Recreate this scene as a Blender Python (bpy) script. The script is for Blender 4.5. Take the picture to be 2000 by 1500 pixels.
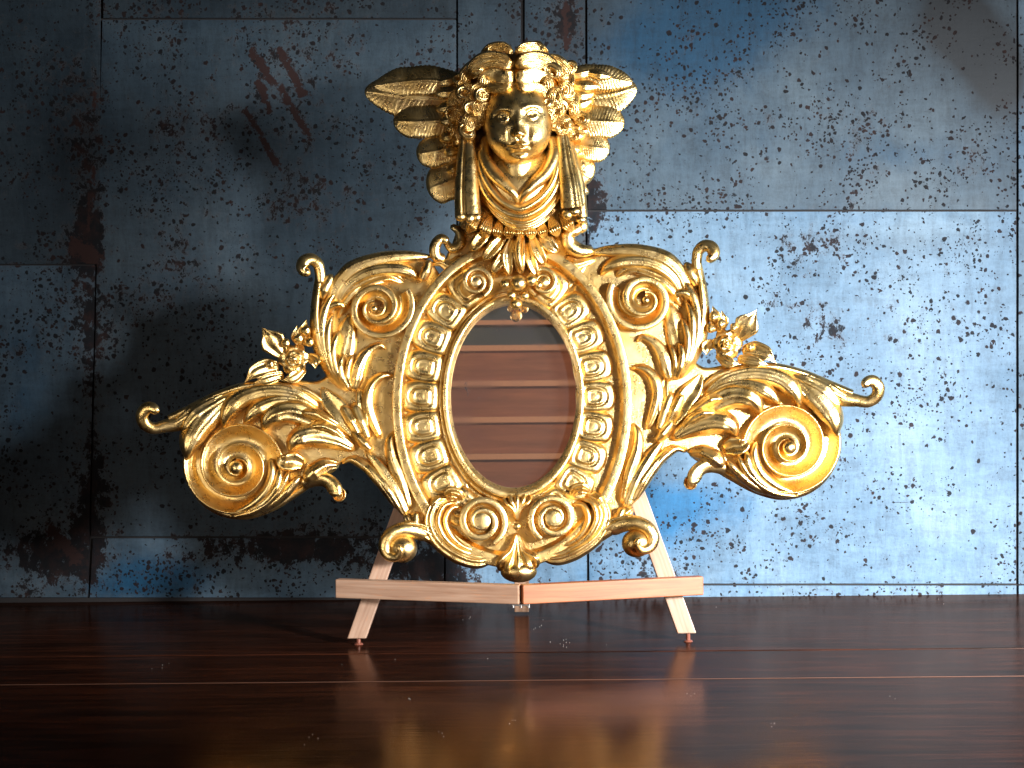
import bpy, math, random
import numpy as np
from mathutils import Matrix, Vector
from mathutils import geometry as mgeo
random.seed(7)
rng = np.random.RandomState(11)
PI = math.pi
for _o in list(bpy.data.objects):
    bpy.data.objects.remove(_o)
SC = bpy.context.scene
COL = SC.collection

# ------------------------------------------------------------------ camera
F = 2747.0                 # focal length in photograph pixels (2000 wide)
CAM = np.array([0.0, -1.8, 0.331])
ROLL = math.radians(0.5)
cd = bpy.data.cameras.new('camera')
cam = bpy.data.objects.new('camera', cd)
COL.objects.link(cam)
cam.matrix_world = Matrix.Translation(CAM) @ Matrix.Rotation(PI/2, 4, 'X') @ Matrix.Rotation(-ROLL, 4, 'Z')
cd.sensor_width = 36.0
cd.lens = F/2000*36
cd.clip_start = 0.05
cd.clip_end = 50
SC.camera = cam

# ------------------------------------------------------------------ world, lamps, exposure
w = bpy.data.worlds.new('World')
SC.world = w
w.use_nodes = True
bg = w.node_tree.nodes['Background']
bg.inputs[0].default_value = (0.55, 0.7, 1.0, 1)
bg.inputs[1].default_value = 0.012

def area(name, loc, target, sx, sy, power, color, spread=180):
    l = bpy.data.lights.new(name, 'AREA')
    l.shape = 'RECTANGLE'; l.size = sx; l.size_y = sy
    l.energy = power; l.color = color; l.spread = math.radians(spread)
    o = bpy.data.objects.new(name, l); COL.objects.link(o)
    o.location = loc
    d = Vector(target) - Vector(loc)
    o.rotation_euler = d.to_track_quat('-Z', 'Y').to_euler()
    return o

# daylight through a window at the right, in front of the wall
area('window_light', (1.55, -1.75, 0.62), (0.50, 0.375, -0.04), 0.20, 0.34, 31, (0.97, 0.98, 1.0), 56)
area('side_window_light', (1.75, -0.85, 0.70), (0.0, -0.06, 0.55), 0.35, 0.55, 9.0, (0.94, 0.97, 1.0), 46)
area('room_fill', (0.10, -3.2, 0.36), (-0.05, 0.0, 0.40), 1.9, 0.85, 2.1, (1.0, 0.93, 0.80), 180)  # unseen soft fill added behind the camera to brighten the gold
area('left_light', (-1.5, -1.9, 0.45), (-0.30, 0.0, 0.24), 0.30, 0.7, 0.6, (1.0, 0.93, 0.84), 32)
area('boards_fill', (0.4, -1.9, 2.2), (0.0, -4.2, 1.3), 0.6, 0.6, 22, (1.0, 0.84, 0.66), 150)  # unseen lamp added to brighten the boards in the mirror

SC.view_settings.view_transform = 'Standard'
SC.view_settings.look = 'None'
SC.view_settings.exposure = 0.0
SC.view_settings.gamma = 1.0
SC.render.resolution_x = 1024
SC.render.resolution_y = 768
try:
    SC.cycles.max_bounces = 8
    SC.cycles.glossy_bounces = 5
    SC.cycles.sample_clamp_indirect = 4
    SC.cycles.use_denoising = True
except Exception:
    pass

# ------------------------------------------------------------------ picture -> place
LEAN = math.radians(9.0)
TH = 0.0 + LEAN
NRM = np.array([0.0, -math.cos(TH), math.sin(TH)])
UPV = np.array([0.0, math.sin(TH), math.cos(TH)])
P0 = np.array([0.0, -0.012, 0.0])
S = 1.8/F                   # metres per pixel at the frame

def rays(u, v):
    x = np.asarray(u, float)-1000.0; y = 750.0-np.asarray(v, float)
    c, s = math.cos(ROLL), math.sin(ROLL)
    xp = x*c + y*s; yp = -x*s + y*c
    return np.stack([xp/F, np.ones_like(xp), yp/F], -1)

def to_plane(P):
    """traced outline (n,3) u,v,relief -> metres on the leaning frame"""
    P = np.asarray(P, float)
    r = rays(P[:, 0], P[:, 1])
    num = P[:, 2]*S - (CAM-P0) @ NRM
    t = num/(r @ NRM)
    return CAM + r*t[:, None]

def on_y(u, v, y):
    r = rays(np.array([u]), np.array([v]))[0]
    return CAM + r*((y-CAM[1])/r[1])

ROOT_M = Matrix(((1, 0, 0, 0.0), (0, UPV[2], NRM[1]*-1*-1, -0.03), (0, 0, 0, 0), (0, 0, 0, 1)))
ROOT_M = Matrix.Translation((0.01, -0.03, 0.0845)) @ Matrix.Rotation(-LEAN, 4, 'X')
ROOT_I = np.array(ROOT_M.inverted())

def to_local(Pw):
    return Pw @ ROOT_I[:3, :3].T + ROOT_I[:3, 3]

# ------------------------------------------------------------------ objects
def empty(name, label=None, cat=None, parent=None, kind=None, group=None):
    o = bpy.data.objects.new(name, None); COL.objects.link(o)
    if label: o['label'] = label
    if cat: o['category'] = cat
    if kind: o['kind'] = kind
    if group: o['group'] = group
    if parent is not None: o.parent = parent
    return o

def link_mesh(name, V, Fc, mat, parent=None, smooth=True, label=None):
    me = bpy.data.meshes.new(name)
    me.from_pydata([tuple(p) for p in V], [], Fc)
    me.validate()
    if smooth:
        me.polygons.foreach_set('use_smooth', [True]*len(me.polygons))
    me.materials.append(mat)
    o = bpy.data.objects.new(name, me); COL.objects.link(o)
    if parent is not None: o.parent = parent
    if label: o['label'] = label
    return o

class MB:
    """collects relief surfaces in (u, v, relief) and links them as one mesh of the frame"""
    def __init__(s): s.V = []; s.F = []; s.n = 0
    def grid(s, G, wrap=False, flip=False):
        a, b = G.shape[:2]
        s.V.append(G.reshape(-1, 3)); o = s.n; s.n += a*b
        aa = a if wrap else a-1
        for i in range(aa):
            i2 = (i+1) % a
            for j in range(b-1):
                q = (o+i*b+j, o+i*b+j+1, o+i2*b+j+1, o+i2*b+j)
                s.F.append(q[::-1] if flip else q)
        return s
    def raw(s, V, Fc):
        V = np.asarray(V, float); o = s.n
        s.V.append(V); s.n += len(V)
        for f in Fc: s.F.append(tuple(i+o for i in f))
        return s
    def map(s, fn):
        s.V = [fn(np.concatenate(s.V))]; return s
    def build(s, name, parent, mat=None, flip=False, label=None):
        V = np.concatenate(s.V)
        if s_mirror[0]:
            V = V.copy(); V[:, :2] = mir(V[:, :2])
            Fc = [f[::-1] for f in s.F]
        else: Fc = s.F
        o = link_mesh(name, to_local(to_plane(V)), Fc, mat or GOLD, parent, label=label)
        return o

s_mirror = [False]
# right half traced, left half by the affine map that carries one half on the other
_R = np.array([(1262,590),(1542,872),(1717,755),(1393,485),(1247,1045),(1530,972),(1355,955),(1325,878),(1475,610),(1515,705),(1230,487),(1640,890),(1234,790)], float)
_L = np.array([(735,605),(468,912),(280,810),(590,515),(780,1062),(478,1015),(655,985),(674,895),(512,640),(478,745),(760,507),(357,930),(766,795)], float)
_A = np.linalg.lstsq(np.hstack([_R, np.ones((len(_R), 1))]), _L, rcond=None)[0]
def mir(p): return p @ _A[:2] + _A[2]

def crom(P, n):
    P = np.asarray(P, float)
    if len(P) == 2:
        t = np.linspace(0, 1, n)[:, None]; return P[0]*(1-t)+P[1]*t
    d = np.sqrt(((P[1:, :2]-P[:-1, :2])**2).sum(1))+1e-6
    T = np.concatenate([[0], np.cumsum(d)]); T /= T[-1]
    # cubic hermite with finite-difference tangents
    m = np.zeros_like(P)
    for i in range(len(P)):
        if i == 0: m[i] = (P[1]-P[0])/(T[1]-T[0])
        elif i == len(P)-1: m[i] = (P[-1]-P[-2])/(T[-1]-T[-2])
        else:
            a = (P[i]-P[i-1])/(T[i]-T[i-1]); b = (P[i+1]-P[i])/(T[i+1]-T[i])
            h0 = T[i]-T[i-1]; h1 = T[i+1]-T[i]
            m[i] = (a*h1+b*h0)/(h0+h1)
    x = np.linspace(0, 1, n); k = np.clip(np.searchsorted(T, x, side='right')-1, 0, len(P)-2)
    h = (T[k+1]-T[k]); t = ((x-T[k])/h)[:, None]; h = h[:, None]
    return ((2*t**3-3*t**2+1)*P[k] + (t**3-2*t**2+t)*h*m[k] + (-2*t**3+3*t**2)*P[k+1] + (t**3-t**2)*h*m[k+1])

def interp(vals, n):
    if np.isscalar(vals): return np.full(n, float(vals))
    vals = np.asarray(vals, float)
    return np.interp(np.linspace(0, 1, n), np.linspace(0, 1, len(vals)), vals)

# cross sections: s across (-1..1), t along (0..1)
def p_round(s, t): return np.sqrt(np.clip(1-s*s, 0, 1))
def p_cup(s, t):   # raised rims round a hollow
    return np.sqrt(np.clip(1-s**4, 0, 1))*(0.55+0.65*np.abs(s)**1.6)
def p_vein(s, t):
    return np.sqrt(np.clip(1-s**4, 0, 1))*(0.75-0.25*np.exp(-(s/0.12)**2)+0.22*np.cos(s*PI))
def flute(k, amp=0.3):
    def f(s, t):
        return np.sqrt(np.clip(1-s**4, 0, 1))*(0.8+amp*(np.abs(np.cos(s*k*PI/2)))-amp*0.5)*(1-0.25*s*s)
    return f
def plump(k, amp=0.2):
    def f(s, t):
        r = np.sqrt(np.clip(1-np.abs(s)**2.6, 0, 1))
        return r*(0.82+amp*(np.abs(np.cos(s*k*PI/2))-0.6)*(1-0.75*t)+0.25*t)
    return f
def cupflute(k, amp=0.22):
    def f(s, t):
        return np.sqrt(np.clip(1-s**6, 0, 1))*(0.5+0.5*np.abs(s)**2 + amp*np.cos(s*k*PI)*(1-0.5*t))
    return f
def lean_round(a):
    def f(s, t): return np.sqrt(np.clip(1-s*s, 0, 1))*(1+a*s)
    return f

def env(n, a='open', b='round', la=0.12, lb=0.22):
    t = np.linspace(0, 1, n); e = np.ones(n)
    def end(x, L, k):
        q = np.clip(1-x/L, 0, 1)
        if k == 'round': return np.sqrt(np.clip(1-q*q, 0, 1))
        if k == 'point': return (1-q)**0.8
        return np.ones_like(x)
    return e*end(t, la, a)*end(1-t, lb, b)

def lobe(pts, wd, h, prof=p_round, n=30, m=15, base=14, a='round', b='round', la=0.1, lb=0.2, wob=0.0, jit=0.0, mb=None):
    mb = mb or MB()
    C = crom(pts, n); W = interp(wd, n)*np.maximum(env(n, a, b, la, lb), 0.02)
    if wob: W = W*(1+wob*np.sin(np.linspace(0, 1, n)*n*1.1)+wob*np.sin(np.linspace(0, 1, n)*19+pts[0][1]))
    H = interp(h, n)*np.maximum(env(n, a, b, la*0.8, lb*0.8), 0.03)
    T = np.gradient(C[:, :2], axis=0); T /= np.linalg.norm(T, axis=1)[:, None]+1e-9
    N = np.stack([-T[:, 1], T[:, 0]], -1)
    s = np.sin(np.linspace(-PI/2, PI/2, m)); t = np.linspace(0, 1, n)
    SS, TT = np.meshgrid(s, t)
    Z = C[:, 2:3] + H[:, None]*prof(SS, TT)
    if jit:
        ph = random.random()*9
        Z = Z + jit*np.sin(TT*23+ph)*np.cos(SS*5+ph)
    U = C[:, 0:1] + N[:, 0:1]*SS*W[:, None]; Vv = C[:, 1:2] + N[:, 1:2]*SS*W[:, None]
    G = np.stack([U, Vv, Z], -1)
    lo = np.stack([U[:, 0], Vv[:, 0], np.minimum(np.full(n, float(base)), Z[:, 0])], -1)[:, None]
    hi = np.stack([U[:, -1], Vv[:, -1], np.minimum(np.full(n, float(base)), Z[:, -1])], -1)[:, None]
    G = np.concatenate([lo, G, hi, lo], 1)
    mb.grid(G)
    return mb

def tube(pts, r, n=30, m=12, mb=None, squash=1.0, ball=0.0, a='round', b='round', ridges=0):
    """free-standing rounded stem"""
    mb = mb or MB()
    C = crom(pts, n); R = interp(r, n)*np.maximum(env(n, a, b, 0.06, 0.06), 0.05)
    T = np.gradient(C, axis=0); T /= np.linalg.norm(T, axis=1)[:, None]+1e-9
    up = np.array([0, 0, 1.0]); N = np.cross(T, up); N /= np.linalg.norm(N, axis=1)[:, None]+1e-9
    B = np.cross(N, T)
    th = np.linspace(0, 2*PI, m+1)
    rr = 1+0.10*np.cos(th*ridges)*(ridges > 0)
    G = C[:, None] + (N[:, None]*np.cos(th)[None, :, None] + squash*B[:, None]*np.sin(th)[None, :, None])*(R[:, None]*rr[None])[..., None]
    mb.grid(G)
    if ball:
        c = C[-1]; blob(c[0], c[1], c[2], ball, ball, ball, mb=mb)
    return mb

def blob(u, v, d, ru, rv, rd, mb=None, n=16, m=24, rot=0.0, fn=None):
    mb = mb or MB()
    al = np.linspace(0, PI, n); ph = np.linspace(0, 2*PI, m+1)
    A, Ph = np.meshgrid(al, ph, indexing='ij')
    x = np.sin(A)*np.cos(Ph); y = np.sin(A)*np.sin(Ph); z = np.cos(A)
    k = 1.0 if fn is None else fn(x, y, z)
    X = x*ru*k; Y = y*rv*k; Zz = z*rd*k
    c, s = math.cos(rot), math.sin(rot)
    G = np.stack([u+X*c-Y*s, v+X*s+Y*c, d+Zz], -1)
    mb.grid(G, flip=True)
    return mb

def volute(cu, cv, radii, a0, sgn, d0, d1, bead=6, drop=8, beadw=0.28, eye=None, eye_off=(0, 0), n=44, m=16, base=12, start_taper=0.0, mb=None, asp=1.0):
    """spiral band: radii at whole turns from outside in, the last is where it ends"""
    mb = mb or MB()
    K = len(radii)-1
    tot = int(n*(K-0.15))
    th = np.linspace(0, K-0.15, tot)
    lr = np.log(np.array(list(radii)+[radii[-1]*0.45]))
    rad = lambda q: np.exp(np.interp(q, np.arange(K+2), lr))
    # smooth it a little
    r0 = (rad(th-0.25 if False else th)+rad(np.clip(th-0.12, 0, 99))+rad(th+0.12))/3
    r1 = (rad(th+1)+rad(np.clip(th+0.88, 0, 99))+rad(th+1.12))/3*0.98
    s = np.linspace(0, 1, m)
    be = np.where(s < beadw, np.sqrt(np.clip(1-((s-beadw*0.5)/(beadw*0.5))**2, 0, 1)), 0)
    q = np.clip((s-beadw)/(1-beadw), 0, 1)
    be = np.where(s < beadw, np.sqrt(np.clip(1-np.abs((s-beadw*0.5)/(beadw*0.5))**3, 0, 1)), 0)
    prof = bead*be - drop*(np.sin(q*PI*0.62)**1.3)
    fr = np.linspace(0, 1, tot)
    dz = d0+(d1-d0)*fr**1.5
    ang = a0 + sgn*th*2*PI
    RR = r0[:, None]+(r1-r0)[:, None]*s[None]
    sc = np.clip(RR/radii[0]*2.2+0.25, 0, 1)
    Zz = dz[:, None]+prof[None]*sc
    off = fr**1.0
    cx = cu+eye_off[0]*off; cy = cv+eye_off[1]*off
    U = cx[:, None]+np.cos(ang)[:, None]*RR; Vv = cy[:, None]+np.sin(ang)[:, None]*RR*asp
    G = np.stack([U, Vv, Zz], -1)
    mid = np.stack([U[:, 0], Vv[:, 0], Zz[:, 0]-3], -1)[:, None]
    lo = np.stack([U[:, 0]+np.cos(ang)*1.0, Vv[:, 0]+np.sin(ang)*1.0, np.full(tot, float(base))], -1)[:, None]
    G = np.concatenate([lo, mid, G], 1)
    mb.grid(G, flip=(sgn > 0))
    e = eye if eye is not None else radii[-1]*1.1
    blob(cu+eye_off[0], cv+eye_off[1], d1-e*0.25, e, e, e*1.0, mb=mb)
    return mb

def flat_volute(cu, cv, radii, a0, sgn, d0, base=12, n=56, groove=11, rim=3.0, step=0.0):
    """flat-faced spiral with a hollow wound into it"""
    mb = MB()
    K = len(radii)-1; tot = int(n*K)
    th = np.linspace(0, K-0.02, tot)
    lr = np.log(np.array(list(radii)+[radii[-1]*0.5]))
    rad = lambda q: np.exp(np.interp(q, np.arange(K+2), lr))
    r0 = (rad(th)+rad(np.clip(th-0.15, 0, 99))+rad(th+0.15))/3; r1 = (rad(th+1)+rad(np.clip(th+0.85, 0, 99))+rad(th+1.15))/3*0.985
    stn = [(0.0, -groove*0.9), (0.0, -rim), (0.03, -1), (0.08, 0), (0.50, 0), (0.58, -0.6), (0.62, -2.5), (0.66, -groove*0.7), (0.74, -groove), (0.9, -groove), (1.0, -groove*0.9)]
    ss = np.array([q[0] for q in stn]); zz = np.array([q[1] for q in stn])
    ang = a0+sgn*th*2*PI
    k = np.clip(r0/radii[0]*1.5+0.25, 0, 1)
    RR = r0[:, None]+(r1-r0)[:, None]*ss
    Z = d0+step*th[:, None]+zz[None]*k[:, None]
    G = np.stack([cu+np.cos(ang)[:, None]*RR, cv+np.sin(ang)[:, None]*RR, Z], -1)
    lo = G[:, :1].copy(); lo[..., 2] = base
    mb.grid(np.concatenate([lo, G], 1), flip=(sgn > 0))
    e = radii[-1]*1.15
    blob(cu, cv, d0+step*K-3, e, e, 4, mb=mb)
    return mb

def plate(poly, d0, d1, rnd=8, name='backing_plate', parent=None, step=14, wave=1.2):
    """solid backing with a rounded edge and a gently uneven face"""
    P = np.asarray(poly, float)
    P = crom(np.vstack([P, P[:1]]), len(P)*8)[:-1] if len(P) < 60 else P
    if s_area(P) < 0: P = P[::-1]
    n = len(P)
    T = np.roll(P, -1, 0)-np.roll(P, 1, 0); T /= np.linalg.norm(T, axis=1)[:, None]+1e-9
    N = np.stack([-T[:, 1], T[:, 0]], -1)      # inward for positive area
    rings = [(0, d0), (0, d1-rnd)]
    for k in range(1, 4):
        a = k/3*PI/2
        rings.append(((1-math.cos(a))*rnd*0.8, d1-rnd+math.sin(a)*rnd))
    V = []; 
    for ins, z in rings:
        Q = P+N*ins
        V += [(q[0], q[1], z) for q in Q]
    Fc = []
    for r in range(len(rings)-1):
        for i in range(n):
            j = (i+1) % n
            Fc.append((r*n+i, (r+1)*n+i, (r+1)*n+j, r*n+j))
    top = P+N*rings[-1][0]
    lo, hi = top.min(0), top.max(0)
    extra = []
    for x in np.arange(lo[0], hi[0], step):
        for y in np.arange(lo[1], hi[1], step):
            if inside(top, x, y) and np.min(np.hypot(top[:, 0]-x, top[:, 1]-y)) > step*0.6: extra.append((x, y))
    pts = [Vector((p[0], p[1])) for p in top]+[Vector(e) for e in extra]
    res = mgeo.delaunay_2d_cdt(pts, [], [list(range(n))], 1, 1e-4)
    vv, _, ff = res[0], res[1], res[2]
    o = len(V)
    for q in vv:
        V.append((q[0], q[1], d1+wave*math.sin(q[0]*0.11)*math.cos(q[1]*0.09)*0))
    for f in ff: Fc.append(tuple(o+i for i in f)[::-1])
    Fc.append(tuple(range(n)))
    mb = MB().raw(V, Fc)
    return mb.build(name, parent)

def s_area(P): return 0.5*np.sum(P[:, 0]*np.roll(P[:, 1], -1)-np.roll(P[:, 0], -1)*P[:, 1])
def inside(P, x, y):
    a = P; b = np.roll(P, -1, 0)
    c = ((a[:, 1] > y) != (b[:, 1] > y)) & (x < (b[:, 0]-a[:, 0])*(y-a[:, 1])/(b[:, 1]-a[:, 1]+1e-12)+a[:, 0])
    return bool(c.sum() % 2)

# ------------------------------------------------------------------ materials
def newmat(name):
    m = bpy.data.materials.new(name); m.use_nodes = True
    nt = m.node_tree
    return m, nt, nt.nodes['Principled BSDF']
class NB:
    def __init__(s, nt): s.nt = nt; s.N = nt.nodes; s.L = nt.links
    def new(s, t, **k):
        n = s.N.new(t)
        for a, b in k.items(): setattr(n, a, b)
        return n
    def link(s, a, b): s.L.new(a, b)
    def coord(s, which='Object', scale=(1, 1, 1), rot=(0, 0, 0)):
        tc = s.new('ShaderNodeTexCoord'); mp = s.new('ShaderNodeMapping')
        mp.inputs['Scale'].default_value = scale; mp.inputs['Rotation'].default_value = rot
        s.link(tc.outputs[which], mp.inputs['Vector']); return mp.outputs[0]
    def noise(s, vec, scale, detail=4, rough=0.55, dist=0.0, out='Fac'):
        n = s.new('ShaderNodeTexNoise'); n.inputs['Scale'].default_value = scale
        n.inputs['Detail'].default_value = detail; n.inputs['Roughness'].default_value = rough
        n.inputs['Distortion'].default_value = dist
        s.link(vec, n.inputs['Vector']); return n.outputs[out]
    def voro(s, vec, scale, feature='F1', out='Distance', rnd=1.0):
        n = s.new('ShaderNodeTexVoronoi'); n.feature = feature; n.inputs['Scale'].default_value = scale
        n.inputs['Randomness'].default_value = rnd
        s.link(vec, n.inputs['Vector']); return n.outputs[out]
    def ramp(s, fac, stops, interp='LINEAR'):
        r = s.new('ShaderNodeValToRGB'); r.color_ramp.interpolation = interp
        while len(r.color_ramp.elements) < len(stops): r.color_ramp.elements.new(0.5)
        for e, (p, c) in zip(r.color_ramp.elements, stops):
            e.position = p; e.color = (*c, 1) if not np.isscalar(c) else (c, c, c, 1)
        s.link(fac, r.inputs[0]); return r.outputs[0]
    def math(s, op, a, b=None, c=None):
        n = s.new('ShaderNodeMath', operation=op)
        for i, x in enumerate((a, b, c)):
            if x is None: continue
            if isinstance(x, (int, float)): n.inputs[i].default_value = x
            else: s.link(x, n.inputs[i])
        return n.outputs[0]
    def mix(s, fac, a, b, blend='MIX'):
        n = s.new('ShaderNodeMix', data_type='RGBA', blend_type=blend)
        for sock, x in ((n.inputs[0], fac), (n.inputs[6], a), (n.inputs[7], b)):
            if isinstance(x, (int, float)): sock.default_value = x
            elif isinstance(x, tuple): sock.default_value = (*x, 1)
            else: s.link(x, sock)
        return n.outputs[2]
    def smooth(s, x, lo, hi):
        n = s.new('ShaderNodeMapRange', interpolation_type='SMOOTHSTEP')
        n.inputs['From Min'].default_value = lo; n.inputs['From Max'].default_value = hi
        s.link(x, n.inputs['Value']); return n.outputs[0]
    def bump(s, h, strength, dist, normal=None):
        b = s.new('ShaderNodeBump'); b.inputs['Strength'].default_value = strength; b.inputs['Distance'].default_value = dist
        s.link(h, b.inputs['Height'])
        if normal is not None: s.link(normal, b.inputs['Normal'])
        return b.outputs[0]

def make_gold():
    m, nt, bs = newmat('gold_leaf'); b = NB(nt)
    v = b.coord('Object')
    n1 = b.noise(v, 38, 5, 0.6)
    col = b.ramp(n1, [(0.30, (0.66, 0.42, 0.13)), (0.5, (0.80, 0.555, 0.215)), (0.72, (0.87, 0.65, 0.31))])
    bole = b.smooth(b.noise(v, 300, 4, 0.7), 0.66, 0.76)
    big = b.smooth(b.noise(v, 30, 4, 0.65), 0.48, 0.68)
    bl = b.math('MULTIPLY', b.math('MULTIPLY', bole, big), 0.9)
    col = b.mix(bl, col, (0.33, 0.12, 0.03))
    b.link(col, bs.inputs['Base Color'])
    bs.inputs['Metallic'].default_value = 1.0
    r = b.ramp(b.noise(v, 90, 4, 0.65), [(0.3, 0.23), (0.7, 0.36)])
    r2 = b.math('ADD', r, b.math('MULTIPLY', bl, 0.3))
    b.link(r2, bs.inputs['Roughness'])
    g = b.noise(v, 540, 4, 0.7)
    g2 = b.noise(v, 150, 3, 0.55)
    nn = b.bump(g2, 0.12, 0.0016)
    nn = b.bump(g, 0.48, 0.0008, nn)
    b.link(nn, bs.inputs['Normal'])
    return m
GOLD = make_gold()

def make_mirror():
    m, nt, bs = newmat('old_mirror_glass'); b = NB(nt)
    v = b.coord('Object')
    haze = b.smooth(b.noise(v, 9, 5, 0.62), 0.42, 0.60)
    speck = b.smooth(b.noise(v, 420, 2, 0.5), 0.72, 0.76)
    crack = b.smooth(b.noise(v, 55, 7, 0.8, 0.8), 0.625, 0.65)
    edge = b.smooth(b.noise(v, 18, 2, 0.5), 0.53, 0.58)
    blk = b.math('MULTIPLY', crack, edge)
    col = b.mix(haze, (0.95, 0.86, 0.77), (0.86, 0.80, 0.78))
    col = b.mix(blk, col, (0.02, 0.012, 0.01))
    col = b.mix(b.math('MULTIPLY', speck, 0.5), col, (0.5, 0.45, 0.42))
    b.link(col, bs.inputs['Base Color'])
    bs.inputs['Metallic'].default_value = 0.985
    rr = b.math('ADD', b.math('MULTIPLY', haze, 0.02), 0.012)
    b.link(b.math('ADD', rr, b.math('MULTIPLY', blk, 0.5)), bs.inputs['Roughness'])
    return m
MIRROR = make_mirror()

def make_beech():
    m, nt, bs = newmat('beech_wood'); b = NB(nt)
    v = b.coord('Object')
    st = b.coord('Object', (1.2, 26, 26))
    ox = b.noise(st, 9, 5, 0.6, 0.4)
    fl = b.coord('Object', (60, 420, 420))
    flk = b.smooth(b.noise(fl, 1.0, 2, 0.5), 0.60, 0.72)
    oi = b.new('ShaderNodeObjectInfo')
    c = b.ramp(ox, [(0.3, (0.24, 0.135, 0.085)), (0.55, (0.33, 0.21, 0.145)), (0.75, (0.39, 0.265, 0.195))])
    c = b.mix(b.math('MULTIPLY', flk, 0.45), c, (0.42, 0.18, 0.08))
    c = b.mix(1.0, c, oi.outputs['Color'], 'MULTIPLY')
    b.link(c, bs.inputs['Base Color'])
    bs.inputs['Roughness'].default_value = 0.42
    b.link(b.bump(ox, 0.15, 0.0005), bs.inputs['Normal'])
    return m
BEECH = make_beech()

def make_plain(name, col, rough=0.4, metal=0.0):
    m, nt, bs = newmat(name); b = NB(nt)
    v = b.coord('Object')
    n = b.noise(v, 300, 3, 0.6)
    c = b.mix(n, tuple(x*0.7 for x in col), tuple(min(1, x*1.25) for x in col))
    b.link(c, bs.inputs['Base Color'])
    bs.inputs['Roughness'].default_value = rough; bs.inputs['Metallic'].default_value = metal
    return m
STEEL = make_plain('hinge_steel', (0.6, 0.6, 0.58), 0.3, 1.0)
RUBBER = make_plain('brown_foot_plastic', (0.16, 0.05, 0.03), 0.35)
DUST = make_plain('dust', (0.35, 0.34, 0.32), 0.9)

def make_table():
    m, nt, bs = newmat('dark_polished_wood'); b = NB(nt)
    oi = b.new('ShaderNodeObjectInfo')
    tc = b.new('ShaderNodeTexCoord'); add = b.new('ShaderNodeVectorMath', operation='ADD')
    b.link(tc.outputs['Object'], add.inputs[0]); b.link(oi.outputs['Random'], add.inputs[1])
    mp = b.new('ShaderNodeMapping'); mp.inputs['Scale'].default_value = (1.0, 11, 11); b.link(add.outputs[0], mp.inputs['Vector'])
    g = b.noise(mp.outputs[0], 5.5, 7, 0.66, 1.1)
    mp2 = b.new('ShaderNodeMapping'); mp2.inputs['Scale'].default_value = (2.0, 60, 60); b.link(add.outputs[0], mp2.inputs['Vector'])
    f = b.noise(mp2.outputs[0], 6, 4, 0.6, 0.3)
    c = b.ramp(g, [(0.30, (0.003, 0.0012, 0.0008)), (0.5, (0.019, 0.0058, 0.003)), (0.75, (0.058, 0.016, 0.007))])
    c = b.mix(b.math('MULTIPLY', b.smooth(f, 0.55, 0.75), 0.6), c, (0.006, 0.003, 0.002))
    b.link(c, bs.inputs['Base Color'])
    sm = b.noise(tc.outputs['Object'], 7, 5, 0.6)
    r = b.ramp(sm, [(0.3, 0.14), (0.7, 0.24)])
    b.link(r, bs.inputs['Roughness'])
    bs.inputs['Specular IOR Level'].default_value = 0.09
    mp3 = b.new('ShaderNodeMapping'); mp3.inputs['Scale'].default_value = (1.5, 9, 9); b.link(add.outputs[0], mp3.inputs['Vector'])
    n1 = b.bump(b.noise(mp3.outputs[0], 16, 3, 0.5), 0.10, 0.0012)
    n2 = b.bump(f, 0.10, 0.0006, n1)
    b.link(n2, bs.inputs['Normal'])
    bs.inputs['Specular IOR Level'].default_value = 0.0
    gl = b.new('ShaderNodeBsdfAnisotropic') if False else b.new('ShaderNodeBsdfGlossy')
    gl.inputs['Color'].default_value = (1.0, 0.70, 0.57, 1)
    b.link(r, gl.inputs['Roughness']); b.link(n2, gl.inputs['Normal'])
    lw = b.new('ShaderNodeLayerWeight'); lw.inputs['Blend'].default_value = 0.5
    fac = b.math('MULTIPLY_ADD', b.math('POWER', lw.outputs['Facing'], 4.0), 0.30, 0.03)
    mx = b.new('ShaderNodeMixShader'); b.link(fac, mx.inputs[0]); b.link(bs.outputs[0], mx.inputs[1]); b.link(gl.outputs[0], mx.inputs[2])
    b.link(mx.outputs[0], nt.nodes['Material Output'].inputs['Surface'])
    return m
TABLE = make_table()

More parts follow.
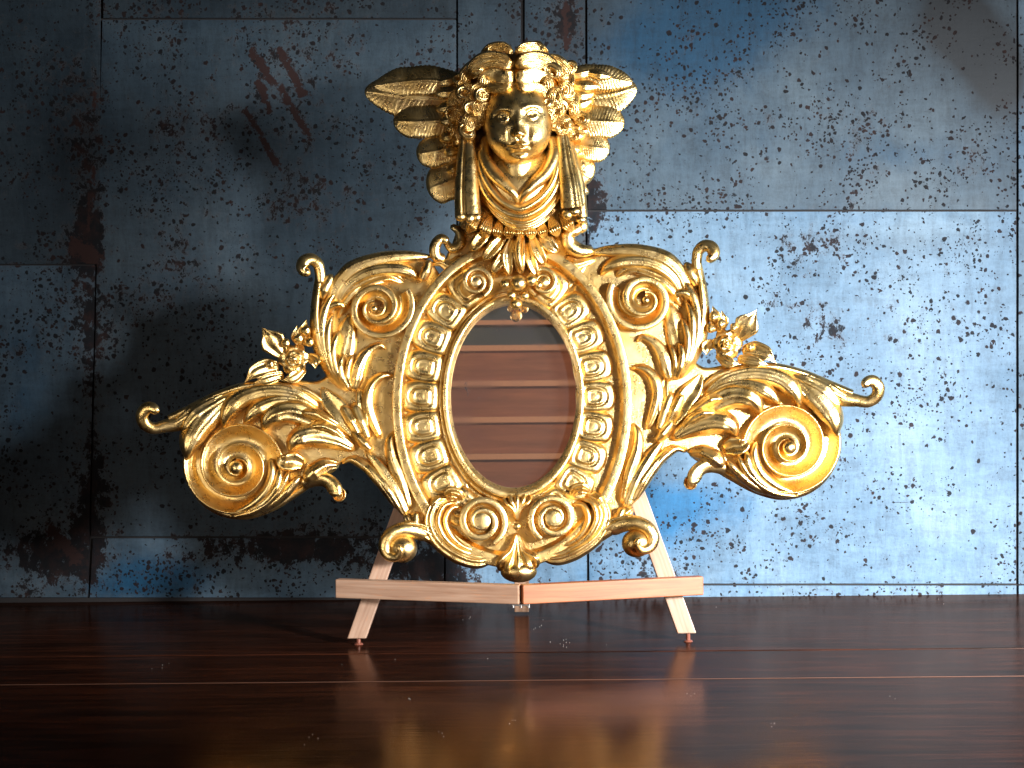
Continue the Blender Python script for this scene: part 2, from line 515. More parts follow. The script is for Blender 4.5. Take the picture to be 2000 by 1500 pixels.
def make_wall():
    m, nt, bs = newmat('weathered_steel_sheet'); b = NB(nt)
    g = b.new('ShaderNodeNewGeometry')
    v = g.outputs['Position']
    def M(sc):
        mp = b.new('ShaderNodeMapping'); mp.inputs['Scale'].default_value = sc; b.link(v, mp.inputs['Vector']); return mp.outputs[0]
    at = b.new('ShaderNodeAttribute', attribute_name='wear_shade')     # r: rust density, g: blue-lit shade as colour, b: dark patches
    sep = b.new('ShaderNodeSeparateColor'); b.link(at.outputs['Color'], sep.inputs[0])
    dens, blue, dark_patch = sep.outputs[0], sep.outputs[1], sep.outputs[2]
    # base metal: cloudy grey-blue with fine rubbed streaks
    cl = b.noise(M((1, 1, 1)), 5.5, 8, 0.62, 0.3)
    vs = b.noise(M((5, 1, 1.0)), 18, 6, 0.7, 0.5)
    hs = b.noise(M((1, 1, 5)), 16, 6, 0.7, 0.5)
    fine = b.noise(M((1, 1, 1)), 210, 4, 0.7)
    base = b.ramp(cl, [(0.30, (0.040, 0.082, 0.128)), (0.48, (0.078, 0.136, 0.196)), (0.68, (0.118, 0.182, 0.240))])
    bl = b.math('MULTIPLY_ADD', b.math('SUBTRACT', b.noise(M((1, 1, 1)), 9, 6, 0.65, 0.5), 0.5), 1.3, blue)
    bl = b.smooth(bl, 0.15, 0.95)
    base = b.mix(bl, base, (0.008, 0.075, 0.165))  # bluish shade painted over the metal colour
    k = b.math('ADD', b.math('MULTIPLY', vs, 0.8), b.math('MULTIPLY', hs, 0.6))
    k = b.math('ADD', k, b.math('MULTIPLY', fine, 0.5))
    k = b.smooth(k, 0.55, 1.35)
    base = b.mix(1.0, base, b.ramp(k, [(0.0, 0.55), (0.5, 0.97), (1.0, 1.25)]), 'MULTIPLY')
    # rust: clustered specks plus ragged patches
    dist = b.noise(M((1, 1, 1)), 60, 3, 0.6, 0, 'Color')
    wv = b.new('ShaderNodeVectorMath', operation='MULTIPLY_ADD')
    b.link(dist, wv.inputs[0]); wv.inputs[1].default_value = (0.012, 0.012, 0.012); b.link(v, wv.inputs[2])
    def specks(scale, size_lo, size_hi, gate):
        vo = b.new('ShaderNodeTexVoronoi'); vo.inputs['Scale'].default_value = scale
        b.link(wv.outputs[0], vo.inputs['Vector'])
        sc_ = b.new('ShaderNodeSeparateColor'); b.link(vo.outputs['Color'], sc_.inputs[0])
        on = b.math('LESS_THAN', sc_.outputs[0], gate)
        sz = b.math('MULTIPLY_ADD', sc_.outputs[1], size_hi-size_lo, size_lo)
        dd = b.math('SUBTRACT', sz, vo.outputs['Distance'])
        return b.math('MULTIPLY', b.smooth(dd, 0.0, 0.09), on)
    cluster = b.noise(M((1, 1, 1)), 8, 5, 0.7)
    gate1 = b.math('MULTIPLY', b.math('ADD', b.math('MULTIPLY', b.smooth(cluster, 0.44, 0.62), 1.5), 0.10), b.math('ADD', dens, 0.18))
    s1 = specks(95, 0.08, 0.42, gate1)
    s2 = specks(210, 0.10, 0.50, b.math('MULTIPLY', gate1, 1.3))
    s3 = specks(55, 0.05, 0.26, b.math('MULTIPLY', gate1, 0.4))
    pt = b.math('ADD', b.math('MULTIPLY', b.noise(M((1.25, 1, 1)), 48, 8, 0.78, 0.3), 0.8), b.math('MULTIPLY', cluster, 0.25))
    thr = b.math('SUBTRACT', 0.77, b.math('MULTIPLY', dens, 0.27))
    pm = b.smooth(b.math('SUBTRACT', pt, thr), 0.0, 0.03)
    # short scratches
    sc1 = b.noise(M((3.2, 1, 60)), 6, 2, 0.5)
    sm1 = b.math('MULTIPLY', b.smooth(sc1, 0.735, 0.75), b.smooth(cluster, 0.5, 0.6))
    sx = b.math('MULTIPLY', sm1, 0.7)
    rust = b.math('MAXIMUM', b.math('MAXIMUM', s1, s2), b.math('MAXIMUM', b.math('MAXIMUM', s3, pm), sx))
    rc = b.ramp(b.noise(M((1, 1, 1)), 40, 4, 0.7), [(0.45, (0.0015, 0.0012, 0.002)), (0.72, (0.018, 0.006, 0.004))])
    # long painted scrape marks stored on the sheet
    at2 = b.new('ShaderNodeAttribute', attribute_name='scrape'); 
    scr = b.smooth(b.math('MULTIPLY_ADD', b.math('SUBTRACT', b.noise(M((1, 1, 1)), 75, 7, 0.8), 0.5), 1.9, at2.outputs['Fac']), 0.50, 0.54)
    rust = b.math('MAXIMUM', rust, scr)
    rc = b.mix(scr, rc, (0.020, 0.007, 0.005))
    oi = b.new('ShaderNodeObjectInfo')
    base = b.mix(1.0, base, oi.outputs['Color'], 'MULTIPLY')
    base = b.mix(b.math('MULTIPLY', dark_patch, 0.93), base, (0.010, 0.012, 0.014))
    halo = b.smooth(b.math('SUBTRACT', pt, b.math('SUBTRACT', thr, 0.05)), 0.0, 0.06)
    base = b.mix(b.math('MULTIPLY', halo, 0.14), base, (0.10, 0.07, 0.055))
    col = b.mix(b.math('MULTIPLY', rust, 0.95), base, rc)
    b.link(col, bs.inputs['Base Color'])
    bs.inputs['Metallic'].default_value = 0.0
    b.link(b.ramp(rust, [(0.0, 0.62), (1.0, 0.85)]), bs.inputs['Roughness'])
    bs.inputs['Specular IOR Level'].default_value = 0.25
    nn = b.bump(k, 0.12, 0.002)
    nn = b.bump(b.math('MULTIPLY', rust, -1.0), 0.2, 0.0004, nn)
    b.link(nn, bs.inputs['Normal'])
    return m
WALL = make_wall()

# ------------------------------------------------------------------ wall of metal sheets
WY = 0.375
wall = empty('back_wall', kind='structure', label='wall clad in rust-specked blue-grey metal sheets behind the frame')
wall.location = (0, WY, 0)

def fields(U, V):
    def G(cu, cv, su, sv, a=1.0, ang=0.0):
        c, s = math.cos(ang), math.sin(ang)
        x = (U-cu)*c+(V-cv)*s; y = -(U-cu)*s+(V-cv)*c
        return a*np.exp(-(x/su)**2-(y/sv)**2)
    dens = 0.52+0*U
    for g in ((170, 400, 30, 140, .4), (165, 480, 45, 50, .6), (150, 200, 60, 120, .25), (640, 400, 90, 60, .3), (560, 370, 60, 120, .25),
              (560, 150, 150, 120, .3), (350, 500, 80, 80, .35), (180, 700, 25, 300, .4), (100, 1090, 90, 60, .8), (560, 1070, 200, 35, .8),
              (180, 1000, 40, 120, .5), (830, 1110, 120, 40, .7), (1110, 40, 25, 50, .9), (1160, 400, 30, 60, .9), (1580, 470, 70, 40, .4),
              (1350, 85, 40, 40, .25), (1290, 1130, 60, 40, .5), (1620, 645, 45, 30, .55), (1680, 260, 60, 100, .35),
              (1500, 210, 25, 40, .3), (1440, 150, 30, 40, .3), (1740, 665, 26, 18, .5),
              (1600, 115, 30, 30, .35), (1900, 330, 30, 30, .6), (1840, 1150, 40, 10, .6),
              (350, 240, 90, 60, .3), (250, 640, 120, 80, .2), (1600, 405, 400, 6, .35), (1650, 1143, 500, 4, .2), (1580, 600, 300, 5, .5), (1600, 560, 200, 120, .2), (1640, 640, 120, 40, .15), (1500, 1060, 250, 60, .15)):
        dens = dens+G(*g)
    dens = dens-0.16*np.clip((U-1050)/200, 0, 1)-0.12*np.clip((U-1600)/150, 0, 1)*np.clip((V-650)/150, 0, 1)
    blue = 0.02+0*U  # shade filled with blue sky light, painted into the sheets' colour
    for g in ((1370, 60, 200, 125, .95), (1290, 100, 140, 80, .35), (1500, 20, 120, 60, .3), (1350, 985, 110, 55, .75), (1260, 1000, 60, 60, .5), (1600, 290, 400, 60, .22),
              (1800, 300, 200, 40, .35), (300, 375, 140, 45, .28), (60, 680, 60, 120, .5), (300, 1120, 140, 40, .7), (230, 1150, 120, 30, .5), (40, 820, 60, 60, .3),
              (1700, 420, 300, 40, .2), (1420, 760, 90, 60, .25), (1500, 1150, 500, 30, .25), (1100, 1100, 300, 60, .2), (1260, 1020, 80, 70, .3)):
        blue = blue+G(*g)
    dark_patch = 0*U  # soft dark patches, mostly at the upper right
    for g in ((1905, 85, 95, 52, 1.5, .9), (1860, 30, 55, 60, 1.0), (1950, 150, 55, 65, .9), (1870, 70, 150, 110, .5), (1160, 30, 60, 90, .5, 0.3), (1960, 200, 60, 50, .3), (1700, 470, 230, 22, .28), (1000, 20, 14, 80, .5)):
        dark_patch = dark_patch+G(*g)
    scr = 0*U
    for (a, b_, r) in (((495, 105), (535, 165), 13), ((505, 160), (528, 218), 11), ((545, 95), (590, 180), 12), ((585, 185), (612, 190), 8), ((545, 165), (600, 262), 10),
                       ((482, 215), (512, 270), 10), ((508, 262), (545, 325), 10), ((150, 480), (185, 505), 24), ((182, 330), (176, 450), 8), ((188, 180), (190, 220), 6), ((100, 1035), (150, 1090), 20), ((1105, 5), (1108, 95), 10), ((1745, 655), (1760, 668), 5)):
        ax, ay = a; bx, by = b_
        dx, dy = bx-ax, by-ay
        t = np.clip(((U-ax)*dx+(V-ay)*dy)/(dx*dx+dy*dy), 0, 1)
        D = np.hypot(U-ax-t*dx, V-ay-t*dy)
        scr = np.maximum(scr, np.clip(0.85-0.5*D/r, 0, 1))
    return np.clip(dens, 0, 1.3), np.clip(blue, 0, 1), np.clip(dark_patch, 0, 1), scr

def sheet(u0, v0, u1, v1, proud=0.0, parent=wall, tilt=0.0, skew=(0, 0), tone=1.0):
    """one metal sheet, corners in traced position on the wall"""
    nx = max(2, int((u1-u0)/11)); ny = max(2, int((v1-v0)/11))
    uu = np.linspace(u0, u1, nx); vv = np.linspace(v0, v1, ny)
    U, V = np.meshgrid(uu, vv)
    fx = (V-v0)/(v1-v0)
    Us = U+skew[0]*fx*(1-(U-u0)/(u1-u0)) + skew[1]*fx*((U-u0)/(u1-u0))
    r = rays(Us.ravel(), V.ravel())
    P = CAM+r*((WY-CAM[1])/r[:, 1])[:, None]
    P = P.reshape(ny, nx, 3)
    eu = np.minimum(U-u0, u1-U); ev = np.minimum(V-v0, v1-V)
    e = np.minimum(eu, ev)
    bulge = 0.0016*np.sin((U-u0)/(u1-u0)*PI)*np.sin((V-v0)/(v1-v0)*PI)*random.uniform(-0.6, 1)
    ripple = 0.0006*np.sin(U*0.021+V*0.013)*np.cos(V*0.017)
    P[..., 1] += -0.004-proud*0.5-bulge*0.4-ripple+tilt*(V-v0)/(v1-v0)+0.0008*np.exp(-(e/5)**2)
    Vt = P.reshape(-1, 3).copy()
    Fc = []
    for i in range(ny-1):
        for j in range(nx-1):
            a = i*nx+j
            Fc.append((a, a+nx, a+nx+1, a+1))
    # rim folded back to the wall
    per = [j for j in range(nx)]+[i*nx+nx-1 for i in range(1, ny)]+[(ny-1)*nx+j for j in range(nx-2, -1, -1)]+[i*nx for i in range(ny-2, 0, -1)]
    dup = Vt[per].copy(); back = dup.copy(); back[:, 1] = WY+0.001
    d0 = len(Vt); Vt = np.vstack([Vt, dup, back]); n0 = d0+len(per)
    for k in range(len(per)):
        k2 = (k+1) % len(per)
        Fc.append((d0+k, d0+k2, n0+k2, n0+k))
    L = Vt-np.array([0, WY, 0])
    o = link_mesh('metal_sheet', L, Fc, WALL, parent, smooth=True)
    cw = 1-tone; o.color = (tone, tone*(1-0.10*cw), tone*(1-0.20*cw), 1)  # tone paints the light's falloff: left and top sheets are darkened
    me = o.data
    Uf = np.concatenate([Us.ravel(), Us.ravel()[per], Us.ravel()[per]]); Vf = np.concatenate([V.ravel(), V.ravel()[per], V.ravel()[per]])
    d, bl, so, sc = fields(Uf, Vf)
    edge = np.concatenate([e.ravel(), e.ravel()[per], e.ravel()[per]])
    d = d+0.10*np.exp(-(edge/14)**2)
    at = me.color_attributes.new('wear_shade', 'FLOAT_COLOR', 'POINT')
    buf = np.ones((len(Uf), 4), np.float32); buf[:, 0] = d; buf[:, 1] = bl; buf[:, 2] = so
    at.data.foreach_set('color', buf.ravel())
    at2 = me.attributes.new('scrape', 'FLOAT', 'POINT'); at2.data.foreach_set('value', sc.astype(np.float32))
    return o
g = 1.0
BOT = 1166
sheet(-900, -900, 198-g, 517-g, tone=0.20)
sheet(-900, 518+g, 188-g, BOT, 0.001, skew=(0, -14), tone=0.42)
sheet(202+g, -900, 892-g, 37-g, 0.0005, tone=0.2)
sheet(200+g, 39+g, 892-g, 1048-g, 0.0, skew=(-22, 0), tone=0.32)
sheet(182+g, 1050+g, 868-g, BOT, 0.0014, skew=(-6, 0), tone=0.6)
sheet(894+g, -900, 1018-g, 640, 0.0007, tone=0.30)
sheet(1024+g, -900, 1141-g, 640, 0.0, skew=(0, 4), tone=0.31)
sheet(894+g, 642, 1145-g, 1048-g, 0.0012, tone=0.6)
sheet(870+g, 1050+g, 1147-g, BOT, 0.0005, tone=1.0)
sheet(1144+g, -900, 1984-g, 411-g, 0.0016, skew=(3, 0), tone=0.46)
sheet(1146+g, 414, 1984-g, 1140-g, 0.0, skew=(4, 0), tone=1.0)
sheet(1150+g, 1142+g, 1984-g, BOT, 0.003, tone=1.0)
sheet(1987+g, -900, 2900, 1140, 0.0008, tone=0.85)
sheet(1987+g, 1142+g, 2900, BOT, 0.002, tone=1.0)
# dark board the sheets are nailed to
BACKB = make_plain('dark_backing_board', (0.012, 0.010, 0.010), 0.9)
def boxmesh(name, x0, x1, y0, y1, z0, z1, mat, parent=None, bev=0.0, label=None):
    V = [(x, y, z) for x in (x0, x1) for y in (y0, y1) for z in (z0, z1)]
    Fc = [(0, 1, 3, 2), (4, 6, 7, 5), (0, 4, 5, 1), (2, 3, 7, 6), (0, 2, 6, 4), (1, 5, 7, 3)]
    o = link_mesh(name, V, Fc, mat, parent, smooth=False, label=label)
    if bev:
        md = o.modifiers.new('bevel', 'BEVEL'); md.width = bev; md.segments = 2
    return o
boxmesh('backing_board', -1.9, 1.9, 0.001, 0.03, -0.02, 1.6, BACKB, wall)

# ------------------------------------------------------------------ table of dark planks
table = empty('table_top', kind='structure', label='glossy dark brown plank table top under the easel')
def gy(v):   # table depth under picture row v at the middle
    return CAM[1]+CAM[2]*F/(v-750.0)
ys = [WY-0.001, gy(1274), gy(1329), gy(1590)]
for k in range(3):
    yb, yf = ys[k], ys[k+1]
    gapf = 0.0007 if k == 1 else 0.0004
    pl = boxmesh('plank', -1.9, 1.9, yf+gapf, yb-gapf, -0.03, 0.0 if k != 1 else -0.0006, TABLE, table, bev=0.0012)
    pl.data.update()
boxmesh('plank', -1.9, 1.9, ys[3]-0.25, ys[3]-0.0004, -0.03, 0.0, TABLE, table, bev=0.0012)

EDGE_STRIP = make_plain('orange_edge', (0.07, 0.024, 0.009), 0.7)  # thin orange strip along the front plank's seam
for yy, ww in ((ys[2], 0.0011),):
    boxmesh('seam_strip', -1.9, 1.9, yy-0.0016, yy-0.0016+ww, -0.02, 0.0006, EDGE_STRIP, table, bev=0.0003)
# dust on the polish
def dustmesh():
    V = []; Fc = []
    spots = [(915, 1205, 3.2, 1), (918, 1212, 2, 3), (1040, 1225, 2.5, 5), (1095, 1258, 2.4, 9), (796, 1366, 2.2, 2), (1840, 1185, 2, 2), (1395, 1190, 2, 1), (767, 1287, 1.5, 1), (663, 1296, 1.5, 1), (948, 1287, 1.6, 1), (1180, 1262, 1.6, 1), (1000, 1415, 1.3, 5), (1740, 1366, 1.6, 2), (300, 1300, 1.2, 4), (1350, 1360, 1.3, 3), (860, 1435, 1.3, 3), (1500, 1420, 1.3, 4), (600, 1440, 1.2, 4)]
    for (u, v, r, k) in spots:
        for _ in range(k):
            uu = u+random.gauss(0, 9)*(k > 1); vv = v+random.gauss(0, 5)*(k > 1)
            rr = r*random.uniform(0.3, 0.7)*S*0.55
            x, y = (uu-1000)/F*(gy(vv)-CAM[1]), gy(vv)
            o = len(V); n = 6; ph = random.random()*6
            for zz, kk in ((0.0003, 1), (0.0012, 0.5)):
                for i in range(n):
                    a = ph+i/n*2*PI; q = rr*kk*random.uniform(0.6, 1.2)
                    V.append((x+math.cos(a)*q, y+math.sin(a)*q*1.5, zz))
            for i in range(n):
                j = (i+1) % n; Fc.append((o+i, o+j, o+n+j, o+n+i))
            Fc.append(tuple(o+n+i for i in range(n)))
    o = link_mesh('dust', V, Fc, DUST, None, smooth=False)
    o['kind'] = 'stuff'; o['label'] = 'white dust specks scattered on the dark table'
dustmesh()

# ------------------------------------------------------------------ what the mirror shows: boarded wall and ceiling behind the camera
def make_boards():
    m, nt, bs = newmat('brown_boards'); b = NB(nt)
    v = b.coord('Object', (1.0, 8, 12))
    n = b.noise(v, 3, 5, 0.6, 0.5)
    c = b.ramp(n, [(0.3, (0.22, 0.070, 0.035)), (0.7, (0.38, 0.13, 0.065))])
    b.link(c, bs.inputs['Base Color']); bs.inputs['Roughness'].default_value = 0.7
    return m
BOARD = make_boards()
LIP = make_plain('board_edge', (0.62, 0.30, 0.17), 0.6)
DARKC = make_plain('dark_ceiling_paint', (0.06, 0.075, 0.09), 0.8)
rear = empty('rear_wall', kind='structure', label='wall of brown horizontal boards seen in the mirror')
RY = -4.2
rear.location = (0, RY, 0)
ztop = None

def mirror_hit(v):
    P = to_plane(np.array([[1003, v, 16.0]]))[0]
    d = P-CAM; d /= np.linalg.norm(d); r = d-2*d.dot(NRM)*NRM
    t = (RY-P[1])/r[1]
    return (P+r*t)[2]
zs = [mirror_hit(v) for v in (676, 752, 824, 892, 960)]
zs = sorted(zs)
dz = (zs[-1]-zs[0])/4
zb = zs[0]
while zb > 0: zb -= dz
while zb < zs[-1]-0.01:
    boxmesh('board', -2.6, 2.6, -0.02, 0.0+random.uniform(0, 0.004), zb+0.004, zb+dz-0.002, BOARD, rear)
    boxmesh('board_edge', -2.6, 2.6, 0.002, 0.022, zb+dz-0.0285, zb+dz-0.0025, LIP, rear)
    zb += dz
boxmesh('plaster_band', -2.6, 2.6, -0.02, 0.0, zb+0.004, zb+1.2, DARKC, rear)
boxmesh('wall_rail', -2.6, 2.6, 0.001, 0.03, zb+dz*0.55, zb+dz*0.55+0.022, LIP, rear)

# ------------------------------------------------------------------ easel of beech laths
easel = empty('easel', label='small folding beech wood table easel holding the gilded frame', cat='easel')
def lath(name, A, B, wdt, thk, wdir, parent, bev=0.0012, color=(1, 1, 1, 1), cut=None):
    """bar from A to B; wdir = direction of its width"""
    A = np.array(A, float); B = np.array(B, float); ax = B-A; L = np.linalg.norm(ax); ax /= L
    wv = np.array(wdir, float); wv -= wv.dot(ax)*ax; wv /= np.linalg.norm(wv); tv = np.cross(ax, wv)
    mt = Matrix((( ax[0], wv[0], tv[0], A[0]), (ax[1], wv[1], tv[1], A[1]), (ax[2], wv[2], tv[2], A[2]), (0, 0, 0, 1)))
    V = []
    for x in (0, L):
        for y in (-wdt/2, wdt/2):
            for z in (-thk/2, thk/2):
                xx = x
                if cut is not None:       # shear the ends so that they are level
                    k = cut
                    xx = x+k*y
                V.append((xx, y, z))
    Fc = [(0, 1, 3, 2), (4, 6, 7, 5), (0, 4, 5, 1), (2, 3, 7, 6), (0, 2, 6, 4), (1, 5, 7, 3)]
    o = link_mesh(name, V, Fc, BEECH, parent, smooth=False)
    o.matrix_local = mt
    o.color = color
    md = o.modifiers.new('bevel', 'BEVEL'); md.width = bev; md.segments = 2
    return o
def leg_pt(u, v, d=-9.0):
    return to_plane(np.array([[u, v, d]]))[0]
# front legs lie in the leaning plane just behind the frame
LA = leg_pt(697, 1247); LT = leg_pt(1006, 375)
RA = leg_pt(1341, 1237); RT = leg_pt(1030, 375)
for A, T, col in ((LA, LT, (1.0, 0.98, 0.95, 1)), (RA, RT, (1.0, 1.0, 0.97, 1))):
    ax = (T-A)/np.linalg.norm(T-A)
    side = np.cross(NRM, ax)
    hz = np.array([1.0, 0, 0])
    # shear so that the foot is cut parallel to the table
    k = -(UPV.dot(side))/(UPV.dot(ax))
    lath('front_leg', A, T, 0.0225, 0.010, side, easel, color=col, cut=k)
# rear leg, hinged under the top
TOPM = (LT+RT)/2
rear_foot = on_y(1017, 1199, 0.0); rear_foot = np.array([0.011, gy(1199), 0.004])
lath('rear_leg', rear_foot, TOPM+np.array([0, 0.012, 0]), 0.021, 0.010, (1, 0, 0), easel, color=(1.0, 0.95, 0.88, 1))
# ledge: two bars meeting in a shallow V towards the viewer
ZT = 0.0845; HB = 0.0235
def ledge_pt(u, v, y):
    p = on_y(u, v, y); p[2] = ZT-HB/2; return p
apx = ledge_pt(1017, 1160, -0.072)
le = ledge_pt(659, 1147, 0.0-0.006); ri = ledge_pt(1370, 1137, -0.008)
mid = apx.copy()
lath('ledge_bar', le, mid-np.array([0.0008, 0, 0]), HB, 0.014, (0, 0, 1), easel, color=(1, 0.93, 0.85, 1))
lath('ledge_bar', mid+np.array([0.0008, 0, 0]), ri, HB, 0.014, (0, 0, 1), easel, color=(0.86, 0.42, 0.20, 1), )
# hinge plate with pins below the V
hm = boxmesh('hinge', apx[0]-0.011, apx[0]+0.011, apx[1]-0.004, apx[1]+0.008, ZT-HB-0.0022, ZT-HB-0.0002, STEEL, easel, bev=0.0004)
def cyl(name, c, r, z0, z1, mat, parent, n=14, r2=None):
    r2 = r if r2 is None else r2
    V = [(c[0]+math.cos(i/n*2*PI)*rr, c[1]+math.sin(i/n*2*PI)*rr, z) for z, rr in ((z0, r), (z1, r2)) for i in range(n)]
    Fc = [(i, (i+1) % n, n+(i+1) % n, n+i) for i in range(n)]+[tuple(range(n))[::-1], tuple(range(n, 2*n))]
    return link_mesh(name, V, Fc, mat, parent, smooth=False)
for dx in (-0.0095, 0.0, 0.0095):
    cyl('hinge_pin', (apx[0]+dx, apx[1]-0.003), 0.0016, ZT-HB-0.0045, ZT-HB-0.0015, STEEL, easel)
for A in (LA, RA):
    cyl('foot', (A[0]+0.002, A[1]+0.001), 0.0062, 0.0002, 0.0022, RUBBER, easel, r2=0.0045)
    cyl('foot_pin', (A[0]+0.002, A[1]+0.001), 0.0028, 0.0022, A[2]+0.0035, RUBBER, easel)

# ------------------------------------------------------------------ the gilded frame
fr = empty('mirror_frame', label='ornate gilded baroque mirror frame with winged cherub head leaning on the easel', cat='mirror frame')
fr.matrix_world = ROOT_M

# --- oval moulding
EO = (1000, 790, 234, 320); EI = (1003, 773, 124, 181)
def oval_strip(name, stations, parent=fr, n=160, wob=0):
    th = np.linspace(0, 2*PI, n, endpoint=False)
    G = np.zeros((n, len(stations), 3))
    for k, (s, d) in enumerate(stations):
        cx, cy, rx, ry = [EO[i]+(EI[i]-EO[i])*s for i in range(4)]
        G[:, k, 0] = cx+rx*np.cos(th); G[:, k, 1] = cy+ry*np.sin(th); G[:, k, 2] = d
    return MB().grid(G, wrap=True).build(name, parent)
oval_strip('outer_rim', [(0.02, 0), (0.0, 14), (0.0, 38), (0.002, 42), (0.008, 43.6), (0.014, 44), (0.05, 44.2), (0.10, 44.2), (0.146, 44), (0.152, 43.6), (0.156, 42.5), (0.17, 39), (0.20, 31), (0.214, 28), (0.218, 26), (0.22, 23), (0.224, 10)])
oval_strip('egg_channel', [(0.232, 6), (0.232, 22), (0.28, 18), (0.5, 17), (0.75, 19), (0.79, 22), (0.80, 6)])
oval_strip('inner_rim', [(0.80, 6), (0.80, 22), (0.815, 30), (0.845, 30), (0.86, 22), (0.868, 24), (0.872, 36), (0.876, 39.4), (0.884, 40.2), (0.91, 40.4), (0.945, 40.2), (0.952, 39.6), (0.958, 38), (0.985, 30), (1.0, 26), (1.008, 22), (1.012, 8)])
# glass
th = np.linspace(0, 2*PI, 96, endpoint=False)
Gl = [(EI[0]+(EI[2]-1)*math.cos(a), EI[1]+(EI[3]-1)*math.sin(a), 15.0) for a in th]
MB().raw(Gl, [tuple(range(96))[::-1]]).build('mirror_glass', fr, MIRROR)
bk = [(EI[0]+(EI[2]+8)*math.cos(a), EI[1]+(EI[3]+8)*math.sin(a), 2.0) for a in th]

def egg(cu, cv, ang, rl, rt, d=17, parent=fr, hh=23):
    """one domed tile of the moulding; ang points outward from the oval's middle"""
    n = 41
    q1 = np.sin(np.linspace(-PI/2, PI/2, n))*0.6+np.linspace(-1, 1, n)*0.4
    A, B = np.meshgrid(q1, q1, indexing='ij')
    kk = 0.50+0.25*np.tanh(A*4)
    x = A*np.sqrt(1-kk*B*B/2); y = B*np.sqrt(1-kk*A*A/2)*(1.0-0.10*(A < 0)*A*A)
    z = (hh-5)*(np.clip(1-np.abs(A)**8, 0, 1)*np.clip(1-np.abs(B)**8, 0, 1))**0.5+5.0*(1-0.5*(x*x+y*y))
    q0 = (np.abs(A)**5+np.abs(B)**5)**0.2
    # raised inner D opening to the inside of the oval
    xi = x+0.06; yi = y
    q = np.where(xi > 0, (np.abs(xi/0.50)**2.3+np.abs(yi/0.46)**2.3)**(1/2.3), (np.abs(xi/0.42)**5+np.abs(yi/0.46)**5)**0.2)
    sg = lambda a, w: 1/(1+np.exp((q-a)/w))
    z = z-3.4*np.exp(-((q-1.16)/0.12)**2)+1.6*sg(1.0, .05)-2.0*sg(0.66, .05)+0.8*sg(0.40, .06)
    X = x*rl; Y = y*rt
    ca, sa = math.cos(ang), math.sin(ang)
    G = np.stack([cu+X*ca-Y*sa, cv+X*sa+Y*ca, d-4+z], -1)
    mb = MB(); mb.grid(G)
    return mb.build('egg_tile', parent)
ECX, ECY, ERX, ERY = 992, 782, 172, 249
def egg_at(t, k=1.0):
    cu = ECX+ERX*math.cos(t); cv = ECY+ERY*math.sin(t)
    nx, ny = math.cos(t)/ERX, math.sin(t)/ERY
    return cu, cv, math.atan2(ny, nx)
def walk(side):
    """evenly spaced tiles along the oval on one side"""
    pts = []; t = -PI/2
    T = np.linspace(-PI/2+0.34, PI/2-0.42, 400)
    if side < 0: T = PI-T
    C = np.array([(ECX+ERX*math.cos(a), ECY+ERY*math.sin(a)) for a in T])
    L = np.concatenate([[0], np.cumsum(np.hypot(*(C[1:]-C[:-1]).T))])
    n = 9
    for i in range(n):
        pts.append(T[int(np.interp(L[-1]*(i+0.5)/n, L, np.arange(400)))])
    return pts, L[-1]/n/2
for side in (1, -1):
    P_, hl = walk(side)
    for a in P_:
        cu, cv, an = egg_at(a)
        egg(cu, cv, an, 40, hl*1.15)

# --- backing plates
PB = fr
plate([(1148, 500), (1190, 490), (1240, 489), (1290, 498), (1322, 512), (1350, 540), (1368, 566), (1372, 610), (1366, 650), (1352, 700), (1372, 716), (1420, 712), (1475, 716),
       (1533, 722), (1579, 737), (1625, 757), (1640, 790), (1640, 850), (1630, 900), (1595, 942), (1545, 962), (1490, 962), (1440, 940), (1400, 915), (1355, 893), (1328, 877), (1303, 884), (1275, 915),
       (1245, 960), (1222, 1000), (1180, 1020), (1120, 1000), (1140, 760), (1120, 560)], 0, 22, parent=fr)
s_mirror[0] = True
plate([(1148, 500), (1190, 490), (1240, 489), (1290, 498), (1322, 512), (1350, 540), (1368, 566), (1372, 610), (1366, 650), (1352, 700), (1372, 716), (1420, 712), (1475, 716),
       (1533, 722), (1579, 737), (1625, 757), (1640, 790), (1640, 850), (1630, 900), (1595, 942), (1545, 962), (1490, 962), (1440, 940), (1400, 915), (1355, 893), (1328, 877), (1303, 884), (1275, 915),
       (1245, 960), (1222, 1000), (1180, 1020), (1120, 1000), (1140, 760), (1120, 560)], 0, 22, parent=fr)
s_mirror[0] = False
plate([(905, 150), (960, 110), (1050, 110), (1105, 150), (1120, 300), (1128, 380), (1132, 430), (1118, 470), (1150, 505), (1120, 560), (1000, 590), (890, 560), (868, 520), (885, 470), (900, 420), (905, 300)], 0, 24, parent=fr, name='crest_plate')
plate([(860, 1000), (1155, 985), (1150, 1040), (1110, 1080), (1060, 1098), (1015, 1120), (960, 1102), (905, 1090), (862, 1060)], 0, 30, parent=fr, name='base_plate')

def L_(part, name, *a, **k):
    return lobe(*a, **k).build(name, part)
def D(pts, ds):
    ds = interp(ds, len(pts)); return [(p[0], p[1], d) for p, d in zip(pts, ds)]

